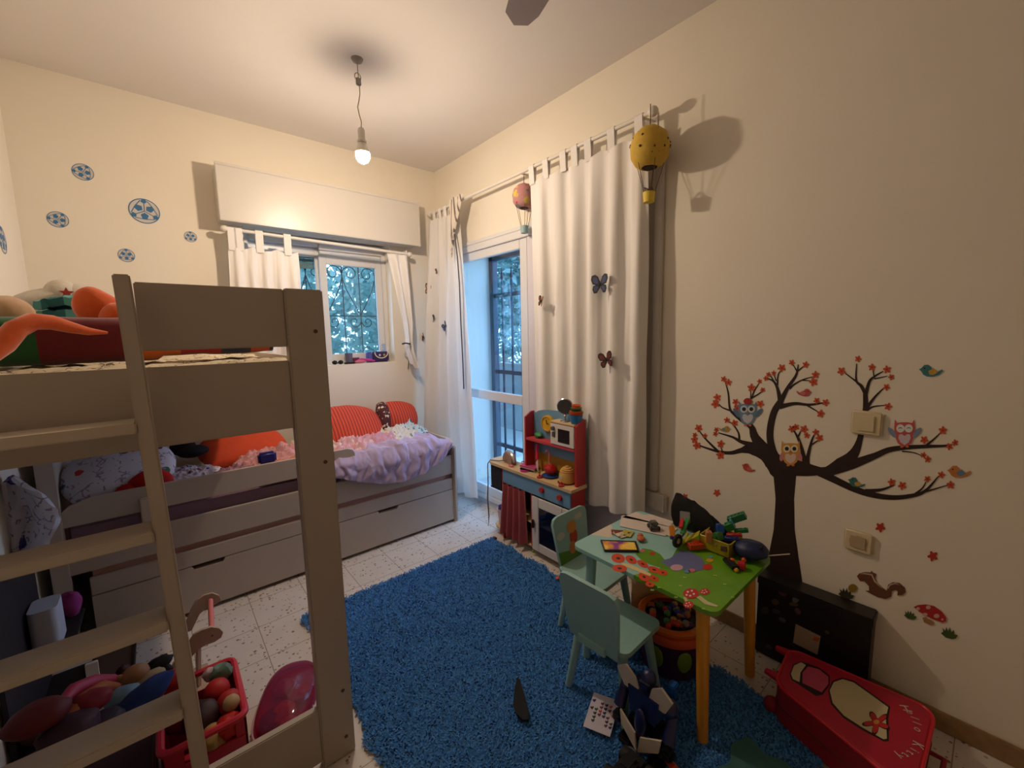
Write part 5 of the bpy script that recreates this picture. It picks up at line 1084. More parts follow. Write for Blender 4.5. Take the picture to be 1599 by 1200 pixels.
for i, (x, y, c, lab) in enumerate(((966, 832, (120, 60, 50), 'brown patterned playing card above the phone'), (973, 836, (210, 190, 170), 'pale playing card overlapping the brown one'), (980, 834, (180, 170, 80), 'yellow edged playing card nearest the printed sheet'))):
    q_ = at(x, y, 2, T0); R_ = Matrix.Translation((q_.x, q_.y, T0+.0008+i*.0012)) @ Matrix.Rotation(.7+i*.6, 4, 'Z'); m = MB(); m.box(-.022, .022, -.03, .03, 0, .0006, 0, mtx=R_); one(m, 'playing_card', printed('card %d' % i, c, [(180, 60, 50), (60, 50, 60), (226, 220, 200)], 60, .3), lab, 'card', 'cards on the play table', smooth=False)
q_ = at(1001, 843, 2, T0); m = MB(); m.ball(q_+Vector((.006, .006, .012)), (.013, .013, .012), 16); m.ball(q_+Vector((-.008, -.006, .009)), (.02, .017, .009), 16); one(m, 'orange_fruit_toy', mat('apricot plastic', (206, 110, 70), .5, vary=.15), 'small apricot coloured wooden toy between the phone and the papers', 'toy')
q_ = at(1021, 826, 2, T0+.003); t = thing('toy_car', 'little black and grey toy car on the white sheet', 'toy car', (q_.x, q_.y, T0+.002))
R_ = Matrix.Translation((q_.x, q_.y, T0+.004)) @ Matrix.Rotation(.9, 4, 'Z')
DKG = mat('dark grey plastic', (48, 46, 50), .4); MG = mat('mid grey plastic', (110, 108, 108), .4)
m = MB(); m.box(-.026, .026, -.016, .016, .006, .018, .003, mtx=R_); m.box(-.018, .012, -.014, .014, .018, .036, .003, mtx=R_); part(m, 'body', MG, t)
m = MB(); m.box(-.016, .011, -.015, .015, .022, .032, .001, mtx=R_); m.box(-.028, .028, -.017, .017, .008, .011, .001, mtx=R_); part(m, 'trim', DKG, t)
for a in (-.016, .016):
    for b2 in (-.017, .017): m = MB(); m.cyl(R_ @ Vector((a, b2-.004, .008)), R_ @ Vector((a, b2+.004, .008)), .009, n=16); part(m, 'wheel', DKG, t)
# toy motorbike made of bricks
q_ = at(1058, 856, 2, T0); t = thing('brick_motorbike', 'toy brick motorbike with one fat tyre and orange, green and red blocks', 'toy vehicle', (q_.x, q_.y, T0))
W0 = Vector((q_.x, q_.y, T0)); D = Vector((.62, .78, 0)); D = Vector((.80, -.1, 0)).normalized(); N_ = Vector((-D.y, D.x, 0))
m = MB(); c = W0+Vector((0, 0, .030)); m.tube([c+D*.020*math.cos(a)+Vector((0, 0, .020*math.sin(a))) for a in [k2*PI/10 for k2 in range(20)]], .0085, 10, closed=True); part(m, 'tyre', mat('black rubber', (26, 24, 24), .7), t)
m = MB(); m.cyl(c-N_*.006, c+N_*.006, .010, n=16); part(m, 'hub', mat('pale grey hub', (190, 180, 170), .4), t)
def brick(m, p, q2, w_, h): m.beam(p, q2, w_, h, bev=.0015)
for nm, a, b2, w_, h, c2 in (('fork', c, c+D*.05+Vector((0, 0, .03)), .012, .012, (110, 100, 96)), ('green_block', c+D*.03+Vector((0, 0, .02)), c+D*.10+Vector((0, .02, .06)), .016, .014, (40, 140, 60)), ('red_block', c+D*.035+Vector((0, .01, .042)), c+D*.075+Vector((0, .03, .062)), .014, .012, (206, 36, 40)), ('grey_plate', c+D*.08+Vector((0, .02, .05)), c+D*.125+Vector((0, .05, .075)), .04, .006, (120, 118, 116)), ('orange_figure', c+N_*.03+D*.01+Vector((0, 0, .0)), c+N_*.05+D*.03+Vector((0, 0, .035)), .02, .02, (226, 140, 30)), ('blue_stud', c-D*.022+Vector((0, .014, .012)), c-D*.010+Vector((0, .014, .014)), .012, .012, (40, 50, 130)), ('yellow_rail', W0+D*.04+Vector((0, 0, .008)), W0+D*.12+Vector((0, .03, .018)), .008, .008, (206, 186, 40))):
    m = MB(); brick(m, a, b2, w_, h); part(m, nm, mat('brick %d %d %d' % c2, c2, .35), t)
# black bag against the wall
m = MB()
def f(u, v):
    y = .90-.24*u; H_ = .13*(1-u)**.7*(.9+.2*math.sin(u*3))+.03; a = v*2*PI
    return Vector((1.72+.034*math.cos(a)*(1-.3*u), y, TZ+.004+H_/2+H_/2*math.sin(a)+.008*fbm(u*7, v*6)))
m.grid(f, 30, 24)
bmesh.ops.holes_fill(m.bm, edges=[e for e in m.bm.edges if e.is_boundary]) if False else None
m.ball((1.72, .895, TZ+.075), (.034, .022, .068), 16, warp=.15); m.ball((1.72, .665, TZ+.03), (.028, .02, .022), 12); one(m, 'black_cloth_bag', mat('black cloth', (16, 14, 18), .9, vary=.1), 'slumped black cloth bag against the wall at the back of the play table', 'bag')
# yellow translucent box with bricks
yb = thing('yellow_brick_box', 'open see-through yellow plastic box at the wall side of the play table', 'box', (1.68, .66, T0))
YB_ = film('yellow clear plastic', (190, 170, 30), .82, .3)
bx0, bx1, by0, by1 = 1.605, 1.725, .618, .735
m = MB(); m.box(bx0, bx1, by0, by1, T0, T0+.003, 0)
m.box(bx0, bx0+.0025, by0, by1, T0, T0+.055, 0); m.box(bx1-.0025, bx1, by0, by1, T0, T0+.055, 0); m.box(bx0, bx1, by0, by0+.0025, T0, T0+.055, 0); m.box(bx0, bx1, by1-.0025, by1, T0, T0+.055, 0); part(m, 'tub', YB_, yb)
m = MB(); m.tube([(x, y, T0+.055) for x, y in rrect(bx0, bx1, by0, by1, .006, 2)], .0022, 6, closed=True); part(m, 'rim', mat('yellow plastic rim bright', (206, 190, 50), .35), yb)
m = MB(); m.beam((bx0-.006, .79, T0+.012), (bx0+.01, .742, T0+.055), .05, .003); part(m, 'lid', mat('yellow plastic rim bright', (206, 190, 50), .35), yb)
rnd = random.Random(12)
def lego(px, py, z, l, w_, h, c, rx, rz, label, studs=True):
    p = at(px, py, 2, z); R_ = Matrix.Translation((p.x, p.y, z)) @ Matrix.Rotation(rz, 4, 'Z') @ Matrix.Rotation(rx, 4, 'Y')
    m = MB(); m.box(-l/2, l/2, -w_/2, w_/2, -h/2, h/2, .0012, 1, mtx=R_)
    t = thing('toy_brick', label, 'toy brick', p, 'toy bricks on the play table'); part(m, 'block', mat('brick %d %d %d' % c, c, .35), t)
    n = max(1, int(l/.014))
    m = MB()
    for i in range(n): x = -l/2+l*(i+.5)/n; m.cyl(R_ @ Vector((x, 0, h/2)), R_ @ Vector((x, 0, h/2+.003)), .0042, n=10)
    part(m, 'studs', mat('brick %d %d %d' % c, c, .35), t)
lego(1151, 809, T0+.115, .07, .034, .026, (24, 110, 70), -.55, .35-PI/2, 'large teal green brick sticking up highest out of the yellow box')
lego(1140, 822, T0+.088, .034, .036, .028, (24, 120, 60), -.55, .35-PI/2, 'green brick just under the light blue band of the tall brick')
lego(1144, 816, T0+.103, .006, .040, .032, (90, 170, 200), -.55, .35-PI/2, 'light blue band around the tall green brick')
lego(1158, 829, T0+.08, .05, .02, .014, (30, 120, 60), .3, 1.9, 'green brick with white eyes on the right of the yellow box')
lego(1147, 836, T0+.066, .055, .014, .012, (190, 60, 50), .2, 2.0, 'slim red brick bridging the yellow box')
lego(1143, 842, T0+.056, .05, .02, .014, (30, 50, 120), .1, 1.9, 'navy brick below the slim red one')
lego(1125, 825, T0+.07, .036, .03, .03, (24, 80, 170), .3, .5, 'bright blue brick at the back of the yellow box')
lego(1122, 838, T0+.052, .03, .03, .03, (60, 130, 60), .5, 1.1, 'leaf green rounded brick in the middle of the yellow box')
lego(1107, 838, T0+.06, .032, .022, .04, (190, 120, 60), .1, .6, 'tan upright brick at the left of the yellow box')
lego(1118, 850, T0+.03, .04, .02, .02, (200, 190, 170), .7, .9, 'white brick seen through the near side of the yellow box')
lego(1132, 856, T0+.03, .04, .022, .02, (90, 60, 50), .2, .2, 'brown brick low inside the yellow box')
lego(1087, 853, T0+.014, .06, .026, .022, (206, 70, 30), 0, -.6, 'orange red brick under the open yellow lid')
# blue bag, small toys at the corner
t = thing('blue_toy_bag', 'dark blue rounded toy bag with orange balls, at the wall corner of the play table', 'bag', (1.665, .565, T0))
m = MB(); m.ball((1.668, .567, T0+.034), (.052, .062, .034), 24, Matrix.Rotation(.4, 4, 'Z'), warp=.12); part(m, 'bag_body', mat('dark blue nylon', (22, 38, 84), .5, vary=.15), t)
m = MB(); m.ball((1.655, .525, T0+.062), (.008, .006, .006), 8); part(m, 'toggle', mat('black cloth', (16, 14, 18), .9), t)
for x, y, c, lab, r in ((1144, 876, (222, 90, 34), 'orange ball left of the dark blue toy bag', .010), (1162, 875, (222, 90, 34), 'orange ball in front of the dark blue toy bag', .009), (1169, 868, (150, 30, 60), 'small crimson ball on the dark blue bag side', .007)):
    q_ = at(x, y, 2, T0+r); m = MB(); m.ball(q_, r, 12); one(m, 'toy_ball', mat('ball %d %d %d' % c, c, .4), lab, 'toy ball', 'little balls at the corner of the play table')
for x, y, l, w_, h, c, rz, lab in ((1138, 863, .05, .012, .008, (214, 206, 190), .3, 'white plastic strip beside the yellow box'), (1142, 884, .07, .03, .016, (26, 24, 30), .9, 'black toy part in front of the yellow box'), (1158, 888, .032, .028, .022, (190, 30, 44), .3, 'shiny red toy part nearest the table edge'), (1150, 893, .02, .014, .012, (226, 180, 60), .1, 'small yellow toy part next to the red one')):
    q_ = at(x, y, 2, T0); m = MB(); m.box(-l/2, l/2, -w_/2, w_/2, .0, h, .004, mtx=Matrix.Translation((q_.x, q_.y, T0)) @ Matrix.Rotation(rz, 4, 'Z')); one(m, 'toy_part', mat('part %d %d %d' % c, c, .35), lab, 'toy part')
m = MB(); m.cyl((1.70, .54, T0+.006), (1.79, .47, T0+.010), .0022, n=8); one(m, 'white_stick', mat('white plastic stick', (222, 214, 200), .4), 'thin white stick poking out over the wall corner of the play table', 'stick')

# ================================================================= UNDER AND AROUND THE TABLE
t = thing('ball_drum', 'orange and purple toy drum full of coloured pieces under the play table', 'toy', (1.53, .80, 0))
dc = Vector((1.535, .81, .018))
m = MB(); m.lathe([(0, 0), (.115, 0), (.12, .01), (.125, .15), (.1, .16), (0, .16)], dc, 36); part(m, 'drum_side', mat('dark purple plastic', (66, 26, 70), .4), t)
m = MB(); m.lathe([(.118, .150), (.138, .152), (.142, .168), (.138, .185), (.12, .19), (.11, .182), (.112, .165)], dc, 36); part(m, 'lower_rim', mat('orange plastic', (222, 84, 24), .35), t)
m = MB(); m.lathe([(.112, .19), (.132, .192), (.134, .206), (.124, .214), (.105, .208)], dc, 36); part(m, 'upper_rim', mat('amber plastic', (226, 110, 30), .35), t)
for a in (-2.2, -1.3, -3.1):
    m = MB(); R_ = Matrix.Translation(dc+Vector((.122*math.cos(a), .122*math.sin(a), .085))) @ Matrix.Rotation(a, 4, 'Z'); m.ball((0, 0, 0), 1, 14); bmesh.ops.transform(m.bm, matrix=R_ @ Matrix.Diagonal((.008, .030, .045, 1)), verts=m.bm.verts); part(m, 'green_disc', mat('lime green plastic', (110, 140, 30), .4), t)
rnd = random.Random(4); cc_ = [(206, 60, 40), (40, 60, 150), (210, 150, 40), (70, 130, 70), (150, 130, 120), (90, 50, 110), (190, 110, 50)]
pn = ['red', 'blue', 'yellow', 'green', 'grey', 'purple', 'tan']
m = MB(); m.lathe([(0, .186), (.104, .186), (.104, .19), (0, .19)], dc, 24); part(m, 'inner_tray', mat('dark tray', (50, 40, 44), .6), t)
for i in range(30):
    a = rnd.uniform(0, 2*PI); r = .085*math.sqrt(rnd.random()); p = dc+Vector((r*math.cos(a), r*math.sin(a), .203+.014*rnd.random())); ci = i % 7
    m = MB(); (m.ball(p, .014, 12) if i % 3 else m.box(-.014, .014, -.01, .01, -.007, .007, .003, mtx=Matrix.Translation(p) @ Matrix.Rotation(a, 4, 'Z') @ Matrix.Rotation(a, 4, 'X')))
    one(m, 'toy_piece', mat('piece %s' % pn[ci], cc_[ci], .4), 'small %s toy piece heaped in the orange drum' % pn[ci], 'toy piece', 'toy pieces in the drum, %s' % pn[ci])
m = MB(); m.box(1.50, 1.68, .90, 1.00, .31, .33, .003, mtx=Matrix.Translation((1.59, .95, .30)) @ Matrix.Rotation(-.5, 4, 'Z') @ Matrix.Translation((-1.59, -.95, -.31))); m2 = m
m2.box(-.08, .08, -.0, .012, -.28, 0, .002, mtx=Matrix.Translation((1.59, .95, .30)) @ Matrix.Rotation(-.5, 4, 'Z')); one(m2, 'wooden_stool', KW, 'small plain wooden step standing under the play table', 'stool')
m = MB(); m.tube([(1.468, .63, .03), (1.475, .625, .15), (1.50, .66, .22)], .004, 8); one(m, 'green_rod', mat('olive rod', (106, 120, 60), .5), 'thin olive green rod leaning against the orange drum', 'stick')
# robot vehicle toy
t = thing('robot_toy', 'navy and white toy robot standing on the rug beside the near chair leg', 'toy robot', (1.13, .66, .02))
NV = mat('navy plastic', (22, 30, 86), .35, coat=.3, vary=.1); WP_ = mat('off white plastic', (214, 202, 184), .35); BP = mat('black plastic body', (16, 16, 22), .4); SP = mat('steel grey plastic', (96, 100, 110), .35, .4)
rb = Vector((1.125, .665, .02))
def rp(nm, mt, fn): m = MB(); fn(m); part(m, nm, mt, t)
rp('hip', BP, lambda m: m.box(rb.x-.035, rb.x+.035, rb.y-.05, rb.y+.05, .095, .13, .008))
for s in (-1, 1):
    rp('leg', BP, lambda m: (m.cyl(rb+Vector((0, s*.04, .085)), rb+Vector((-.01, s*.055, .03)), .022, .028, 16), m.box(rb.x-.06, rb.x+.04, rb.y+s*.055-.026, rb.y+s*.055+.026, .021, .045, .008)))
    rp('arm', NV, lambda m: (m.ball(rb+Vector((0, s*.075, .195)), (.028, .024, .03), 16), m.cyl(rb+Vector((0, s*.085, .18)), rb+Vector((-.03, s*.09, .11)), .016, .02, 14)))
    rp('fist', BP, lambda m: m.box(rb.x-.052, rb.x-.012, rb.y+s*.09-.018, rb.y+s*.09+.018, .075, .108, .008))
    rp('shoulder_wing', WP_, lambda m: m.prism([(s*.014, .212), (s*.075, .215), (s*.100, .270), (s*.064, .300), (s*.030, .272)], lambda u, v, d: rb+Vector((-.028+d-.1*(v-.22), u, v-.02)), .008))
    rp('shield', WP_, lambda m: m.prism([(s*.002, .040), (s*.010, .098), (s*.075, .128), (s*.068, .080)], lambda u, v, d: rb+Vector((-.065+d+.2*abs(u), u, v-.012)), .007))
rp('torso', NV, lambda m: m.prism([(-.055, .225), (.055, .225), (.045, .14), (-.045, .14)], lambda u, v, d: rb+Vector((-.035+d, u, v-.01)), .065))
rp('chest_panel', NV, lambda m: m.ball(rb+Vector((-.045, 0, .115)), (.014, .022, .055), 16))
rp('head', NV, lambda m: (m.ball(rb+Vector((0, 0, .25)), (.026, .024, .03), 18), m.box(rb.x-.03, rb.x-.02, rb.y-.012, rb.y+.012, .25, .266, .002)))
rp('visor', SP, lambda m: m.box(rb.x-.028, rb.x-.022, rb.y-.018, rb.y+.018, .266, .274, .002))
rp('exhaust', SP, lambda m: m.lathe([(.012, 0), (.018, 0), (.02, .03), (.014, .03)], rb+Vector((-.085, .012, .002)), 18))
m = MB(); m.box(-.02, .02, -.014, .014, 0, .034, .004, mtx=Matrix.Translation((1.265, .655, .14)) ); m.box(-.016, .016, -.015, .0, -.015, .0, .003, mtx=Matrix.Translation((1.265, .655, .14))); m.cyl((1.265, .66, .02), (1.265, .66, .13), .012, n=12); one(m, 'blue_toy_figure', mat('blue plastic', (34, 90, 170), .35), 'small blue topped toy figure right of the navy robot', 'toy figure')
t = thing('toy_vehicle', 'black toy vehicle with fat wheels lying on the rug at the robot feet', 'toy vehicle', (.985, .645, .02))
rv = Vector((.985, .645, .02)); rp2 = lambda nm, mt, fn: (lambda m: (fn(m), part(m, nm, mt, t)))(MB())
rp2('chassis', BP, lambda m: m.box(rv.x-.06, rv.x+.06, rv.y-.04, rv.y+.035, .035, .075, .012, 3))
rp2('cabin', BP, lambda m: m.box(rv.x-.035, rv.x+.03, rv.y-.025, rv.y+.02, .075, .095, .009, 3))
for a in (-.045, .045):
    for s in (-.045, .04): rp2('wheel', mat('black rubber', (26, 24, 24), .7), lambda m: m.cyl((rv.x+a, rv.y+s-.012, .043), (rv.x+a, rv.y+s+.012, .043), .023, n=20))
q_ = at(1030, 1180, 2, .05); m = MB(); m.cyl(at(1038, 1180, 2, .05), at(1055, 1203, 2, .06), .010, .012, 16); o_ = one(m, 'orange_marker', mat('bright orange plastic', (240, 80, 20), .4), 'bright orange rounded tube on the rug at the bottom edge of the picture', 'toy')
# card with hearts
def floor_poly(m, pxs, z, h): P_ = [at(x, y, 2, z) for x, y in pxs]; m.prism([(q_.x, q_.y) for q_ in P_], lambda u, v, d: Vector((u, v, z+h-d)), h); return m
hz = .030
t = thing('heart_card', 'white paper card with rows of small coloured hearts on the rug by the chair', 'card', at(937, 1117, 2, .02))
part(floor_poly(MB(), [(928, 1082), (968, 1096), (953, 1152), (911, 1135)], hz, .0015), 'paper', mat('white paper', (206, 200, 214), .8, vary=.03), t, smooth=False)
hc = [(70, 40, 110), (110, 40, 70), (50, 60, 60), (200, 60, 50), (60, 40, 70), (60, 90, 50), (120, 40, 90)]
for i, (x, y) in enumerate([(274, 778), (326, 800), (352, 810), (378, 820), (260, 823), (287, 833), (319, 823), (345, 833), (372, 845), (278, 857), (312, 847), (338, 858), (272, 881), (305, 868), (332, 880), (358, 890), (265, 903), (392, 880), (352, 914), (378, 928), (346, 938), (373, 950)]):
    cx, cy = 860+x/4, 900+y/4; m = MB(); floor_poly(m, [(cx+1.1*a, cy+1.1*b2) for a, b2 in [(0, 2.4), (-2.4, -.1), (-2.2, -1.8), (-1.1, -2.2), (0, -1.1), (1.1, -2.2), (2.2, -1.8), (2.4, -.1)]], hz+.0018, .0006); part(m, 'heart', mat('heart %d' % (i % 7), hc[i % 7], .6), t, smooth=False)
m = MB(); floor_poly(m, [(809, 1060), (813, 1066), (820, 1090), (827, 1118), (826, 1127), (818, 1128), (807, 1118), (802, 1104), (804, 1080), (806, 1070)], .028, .008); one(m, 'black_sock', mat('black knit', (24, 24, 30), .9), 'narrow black sock lying alone on the blue rug', 'sock')

# ================================================================= BLACK CASE AND SUITCASE
t = thing('black_case', 'tall flat black case with stickers leaning at the right wall behind the suitcase', 'case', (1.90, .41, 0))
BC = mat('black painted board', (15, 13, 15), .45, vary=.1)
m = MB(); m.box(1.872, 1.955, .225, .60, .0, .345, .005); part(m, 'case_body', BC, t)
m = MB(); m.box(1.868, 1.956, .222, .603, .315, .352, .004); part(m, 'lid_edge', mat('black painted board lighter', (26, 23, 23), .4), t)
def cp(px, py): return at(px, py, 0, 1.871)
P_ = [cp(x, y) for x, y in ((1243, 975), (1282, 994), (1277, 1023), (1239, 1004))]; m = MB(); m.prism([(q_.y, q_.z) for q_ in P_], lambda u, v, d: Vector((1.8715-d, u, v)), .0012); nt = part(m, 'paper_note', mat('beige note paper', (176, 150, 130), .8, vary=.05), t, 'beige paper note', smooth=False)
P_ = [cp(x, y) for x, y in ((1272, 994), (1280, 997), (1278, 1003), (1270, 1000))]; m = MB(); m.prism([(q_.y, q_.z) for q_ in P_], lambda u, v, d: Vector((1.870-d, u, v)), .0006); part(m, 'orange_mark', mat('orange print', (190, 96, 50), .8), nt, smooth=False)
for i, (x, y, rx, ry, rt, c) in enumerate(((262, 617, 30, 16, .5, (120, 60, 76)), (215, 675, 26, 20, .4, (96, 76, 72)), (348, 658, 22, 24, .7, (106, 116, 116)), (335, 690, 30, 12, .2, (110, 90, 50)), (362, 735, 26, 16, .9, (124, 80, 100)), (148, 730, 26, 24, .2, (70, 66, 52)), (220, 735, 26, 14, .3, (76, 80, 72)), (260, 792, 26, 14, .5, (90, 92, 96)), (172, 968, 24, 14, .5, (66, 66, 76)), (555, 873, 16, 10, .5, (100, 90, 60)))):
    P_ = [cp(1160+a/4.2, 780+b2/4.2) for a, b2 in ell(x, y, rx, ry, rt, 14)]; m = MB(); m.prism([(q_.y, q_.z) for q_ in P_], lambda u, v, d: Vector((1.8712-d, u, v)), .0008); part(m, 'sticker', mat('case sticker %d' % i, c, .5, vary=.3, nscale=200), t, smooth=False)
# suitcase lying flat: long axis runs along the wall
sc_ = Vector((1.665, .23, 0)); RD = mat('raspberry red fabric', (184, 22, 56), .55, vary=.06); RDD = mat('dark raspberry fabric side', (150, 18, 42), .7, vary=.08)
t = thing('pink_suitcase', 'raspberry red childs trolley suitcase lying flat in front of the black case', 'suitcase', (1.665, .23, 0))
C4 = [at(x, y, 2, .15) for x, y in ((1234, 1012), (1462, 1110), (1430, 1245), (1211, 1066))]
def quad(u, v):                                              # u along length, v across, inside the four corners
    a, b2, c2, d2 = C4; return a*(1-u)*(1-v)+b2*u*(1-v)+c2*u*v+d2*(1-u)*v
def qloop(r, n=6, ins=0):
    o = []
    for cu, cv, a0 in ((1-r-ins, 1-r*1.6-ins, 0), (r+ins, 1-r*1.6-ins, PI/2), (r+ins, r*1.6+ins, PI), (1-r-ins, r*1.6+ins, 1.5*PI)):
        o += [(cu+r*math.cos(a0+PI/2*k2/n), cv+r*1.6*math.sin(a0+PI/2*k2/n)) for k2 in range(n+1)]
    return o
def layer(m, z0, z1, r0, r1, ins0=0, ins1=0):
    A = qloop(r0, 6, ins0); B = qloop(r1, 6, ins1); b = m.bm; VA = []; VB = []
    for (u, v), (u2, v2) in zip(A, B):
        p, q2 = quad(u, v), quad(u2, v2); VA.append(b.verts.new((p.x, p.y, z0))); VB.append(b.verts.new((q2.x, q2.y, z1)))
    n = len(VA)
    for i in range(n): b.faces.new((VA[i], VA[(i+1) % n], VB[(i+1) % n], VB[i]))
    return VA, VB
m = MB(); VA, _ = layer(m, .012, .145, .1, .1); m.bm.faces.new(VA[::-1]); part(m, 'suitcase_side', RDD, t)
m = MB(); _, VB = layer(m, .145, .152, .1, .1, 0, .02); m.bm.faces.new(VB); part(m, 'suitcase_front', RD, t)
m = MB(); m.tube([(quad(u, v).x, quad(u, v).y, .146) for u, v in qloop(.1)], .0055, 8, closed=True); part(m, 'piping', mat('bright red piping', (214, 30, 50), .4), t)
m = MB(); m.tube([(quad(u, v).x, quad(u, v).y, .07) for u, v in qloop(.1)], .003, 6, closed=True); part(m, 'zip', mat('maroon zip', (96, 14, 30), .5), t)
for v in (.15, .85):
    p = quad(.0, v); m = MB(); m.ball((p.x, p.y+.012, .03), (.026, .028, .028), 16); part(m, 'wheel_housing', RDD, t)
for v in (.12, .80):
    p = quad(.02, v); m = MB(); m.prism([(-.02, 0), (.02, 0), (.008, .05), (-.008, .05)], lambda u, v2, d: Vector((p.x+u, p.y+v2, .135+d)), .012); part(m, 'foot', RD, t)
m = MB(); a_, b_ = quad(1, .35), quad(1, .6); m.tube([a_-Vector((0, 0, .05)), a_+Vector((0, -.035, -.05)), b_+Vector((0, -.035, -.05)), b_-Vector((0, 0, .05))], .007, 8); part(m, 'handle', RDD, t)
# plain stand-in print: cream panel, pink panel, red flower, lettering
SX = lambda l: [(1160+x/4.703, 960+y/4.703) for x, y in l]
def spaint(nm, poly, c, L_, lab=None):
    P_ = [at(x, y, 2, .152) for x, y in poly]; m = MB(); m.prism([(q_.x, q_.y) for q_ in P_], lambda u, v, d: Vector((u, v, .1528+L_*.0007-d)), .0006); return part(m, nm, mat('suitcase print %d %d %d' % c, c, .5), t, lab, smooth=False)
CRM = (206, 192, 150); INK = (34, 16, 18)
spaint('print_outline', SX([(628, 560), (660, 490), (730, 465), (820, 490), (960, 590), (1085, 680), (1070, 760), (1075, 930), (1040, 935), (880, 850), (740, 760), (650, 660)]), INK, 0)
spaint('cream_panel', SX([(640, 560), (670, 500), (735, 478), (815, 502), (955, 602), (1070, 686), (1052, 760), (1060, 915), (1035, 920), (885, 836), (745, 746), (662, 652)]), CRM, 1, 'plain cream printed panel')
spaint('print_outline', SX([(345, 440), (370, 370), (430, 345), (560, 390), (640, 450), (640, 520), (590, 590), (540, 600), (420, 520), (360, 480)]), INK, 0)
spaint('pink_panel', SX([(440, 430), (480, 385), (560, 405), (630, 460), (630, 515), (580, 575), (440, 505)]), (196, 74, 104), 1, 'pink printed panel')
spaint('cream_patch', SX([(355, 440), (378, 378), (430, 355), (465, 375), (425, 430), (418, 500), (370, 478)]), CRM, 1.5, 'cream printed patch')
P_ = [(985+95*(.66+.34*math.cos(5*a))*math.cos(a+.5), 800+78*(.66+.34*math.cos(5*a))*math.sin(a+.5)) for a in [2*PI*k2/50 for k2 in range(50)]]
P2 = [(985+108*(.68+.34*math.cos(5*a))*math.cos(a+.5), 800+90*(.68+.34*math.cos(5*a))*math.sin(a+.5)) for a in [2*PI*k2/50 for k2 in range(50)]]
spaint('print_outline', SX(P2), INK, 2); spaint('red_flower', SX(P_), (196, 36, 40), 3, 'red printed flower'); spaint('flower_centre', SX(ell(982, 797, 22, 16)), (206, 150, 60), 4)
def letter_curve(txt, px, py, px2, py2, size, c=(214, 190, 170)):
    cu = bpy.data.curves.new('lettering', 'FONT'); cu.body = txt; cu.size = size; cu.extrude = .0004; cu.align_x = 'CENTER'; cu.align_y = 'CENTER'
    ob = bpy.data.objects.new('tmp', cu); COL.objects.link(ob); dg = bpy.context.evaluated_depsgraph_get(); me = bpy.data.meshes.new_from_object(ob.evaluated_get(dg)); bpy.data.objects.remove(ob)
    a, b2 = at(px, py, 2, .153), at(px2, py2, 2, .153); d = (b2-a); ang = math.atan2(d.y, d.x); c0 = (a+b2)/2
    m = MB(); m.bm.from_mesh(me); bpy.data.meshes.remove(me); bmesh.ops.transform(m.bm, matrix=Matrix.Translation((c0.x, c0.y, .1535)) @ Matrix.Rotation(ang, 4, 'Z'), verts=m.bm.verts)
    return part(m, 'lettering', mat('pale print', c, .5), t, 'pale cream lettering', smooth=False)
for ch, x, y, a, s in (('H', 1195, 690, .9, .036), ('e', 1232, 722, 1.1, .03), ('l', 1262, 762, 1.25, .03), ('l', 1278, 800, 1.35, .03), ('o', 1290, 850, 1.5, .03), ('K', 1285, 960, 1.75, .036), ('i', 1262, 1000, 1.95, .03), ('t', 1235, 1020, 2.05, .03), ('t', 1200, 1035, 2.2, .03), ('y', 1160, 1045, 2.35, .03)):
    x0, y0 = 1160+x/4.703, 960+y/4.703; letter_curve(ch, x0-3*math.cos(a), y0-3*math.sin(a), x0+3*math.cos(a), y0+3*math.sin(a), s)
# ================================================================= UNDER THE LOFT BED
CR_ = mat('raspberry plastic', (206, 40, 66), .4, vary=.06, coat=.2)
t = thing('toy_crate', 'raspberry red plastic crate full of toys on the floor behind the ladder', 'crate', (-.03, 1.62, 0))
cx0, cx1, cy0, cy1, cz = -.10, .105, 1.44, 1.74, .25
m = MB(); m.box(cx0+.01, cx1-.01, cy0+.01, cy1-.01, .002, .012, .003); part(m, 'crate_base', CR_, t)
for nm, a in (('crate_wall', (cx0, cx0+.008, cy0, cy1)), ('crate_wall', (cx1-.008, cx1, cy0, cy1))):
    m = MB(); m.box(*a, .004, cz-.02, .002); part(m, nm, CR_, t)
for y in (cy0, cy1-.008):
    m = MB(); m.box(cx0, cx1, y, y+.008, .004, cz-.075, .002); m.box(cx0, cx0+.05, y, y+.008, cz-.075, cz-.02, .002); m.box(cx1-.03, cx1, y, y+.008, cz-.075, cz-.02, .002); part(m, 'crate_wall', CR_, t)
m = MB(); m.tube([(x, y, cz-.012) for x, y in rrect(cx0, cx1, cy0, cy1, .025, 4)], .011, 8, closed=True); part(m, 'crate_rim', CR_, t)
for x, y, z, c in ((cx1+.001, 1.50, .10, (70, 90, 70)), (cx1+.001, 1.60, .13, (150, 70, 60)), (cx1-.05, cy0-.001, .12, (80, 90, 80))):
    m = MB(); m.ball((x, y, z), (.003, .02, .02) if y > cy0 else (.02, .003, .02), 12); part(m, 'printed_motif', mat('crate motif %d' % c[0], c, .5), t)
def toy_ball(p, r, c, name, label, cat='toy', warp=.15, sc=(1, 1, 1)):
    m = MB(); m.ball(p, (r*sc[0], r*sc[1], r*sc[2]), 18, warp=warp); return one(m, name, mat('toy %d %d %d' % c, c, .6, vary=.12), label, cat)
toy_ball((.045, 1.61, .235), .038, (190, 24, 26), 'red_ball', 'glossy red toy ball, left of two near the top of the red crate', 'toy ball', .04)
toy_ball((.072, 1.545, .225), .036, (180, 26, 26), 'red_ball', 'red toy ball nearest the camera side in the red crate', 'toy ball', .06)
toy_ball((.06, 1.475, .20), .036, (206, 30, 30), 'red_plush', 'red plush lump at the near end of the red crate', 'soft toy', .2)
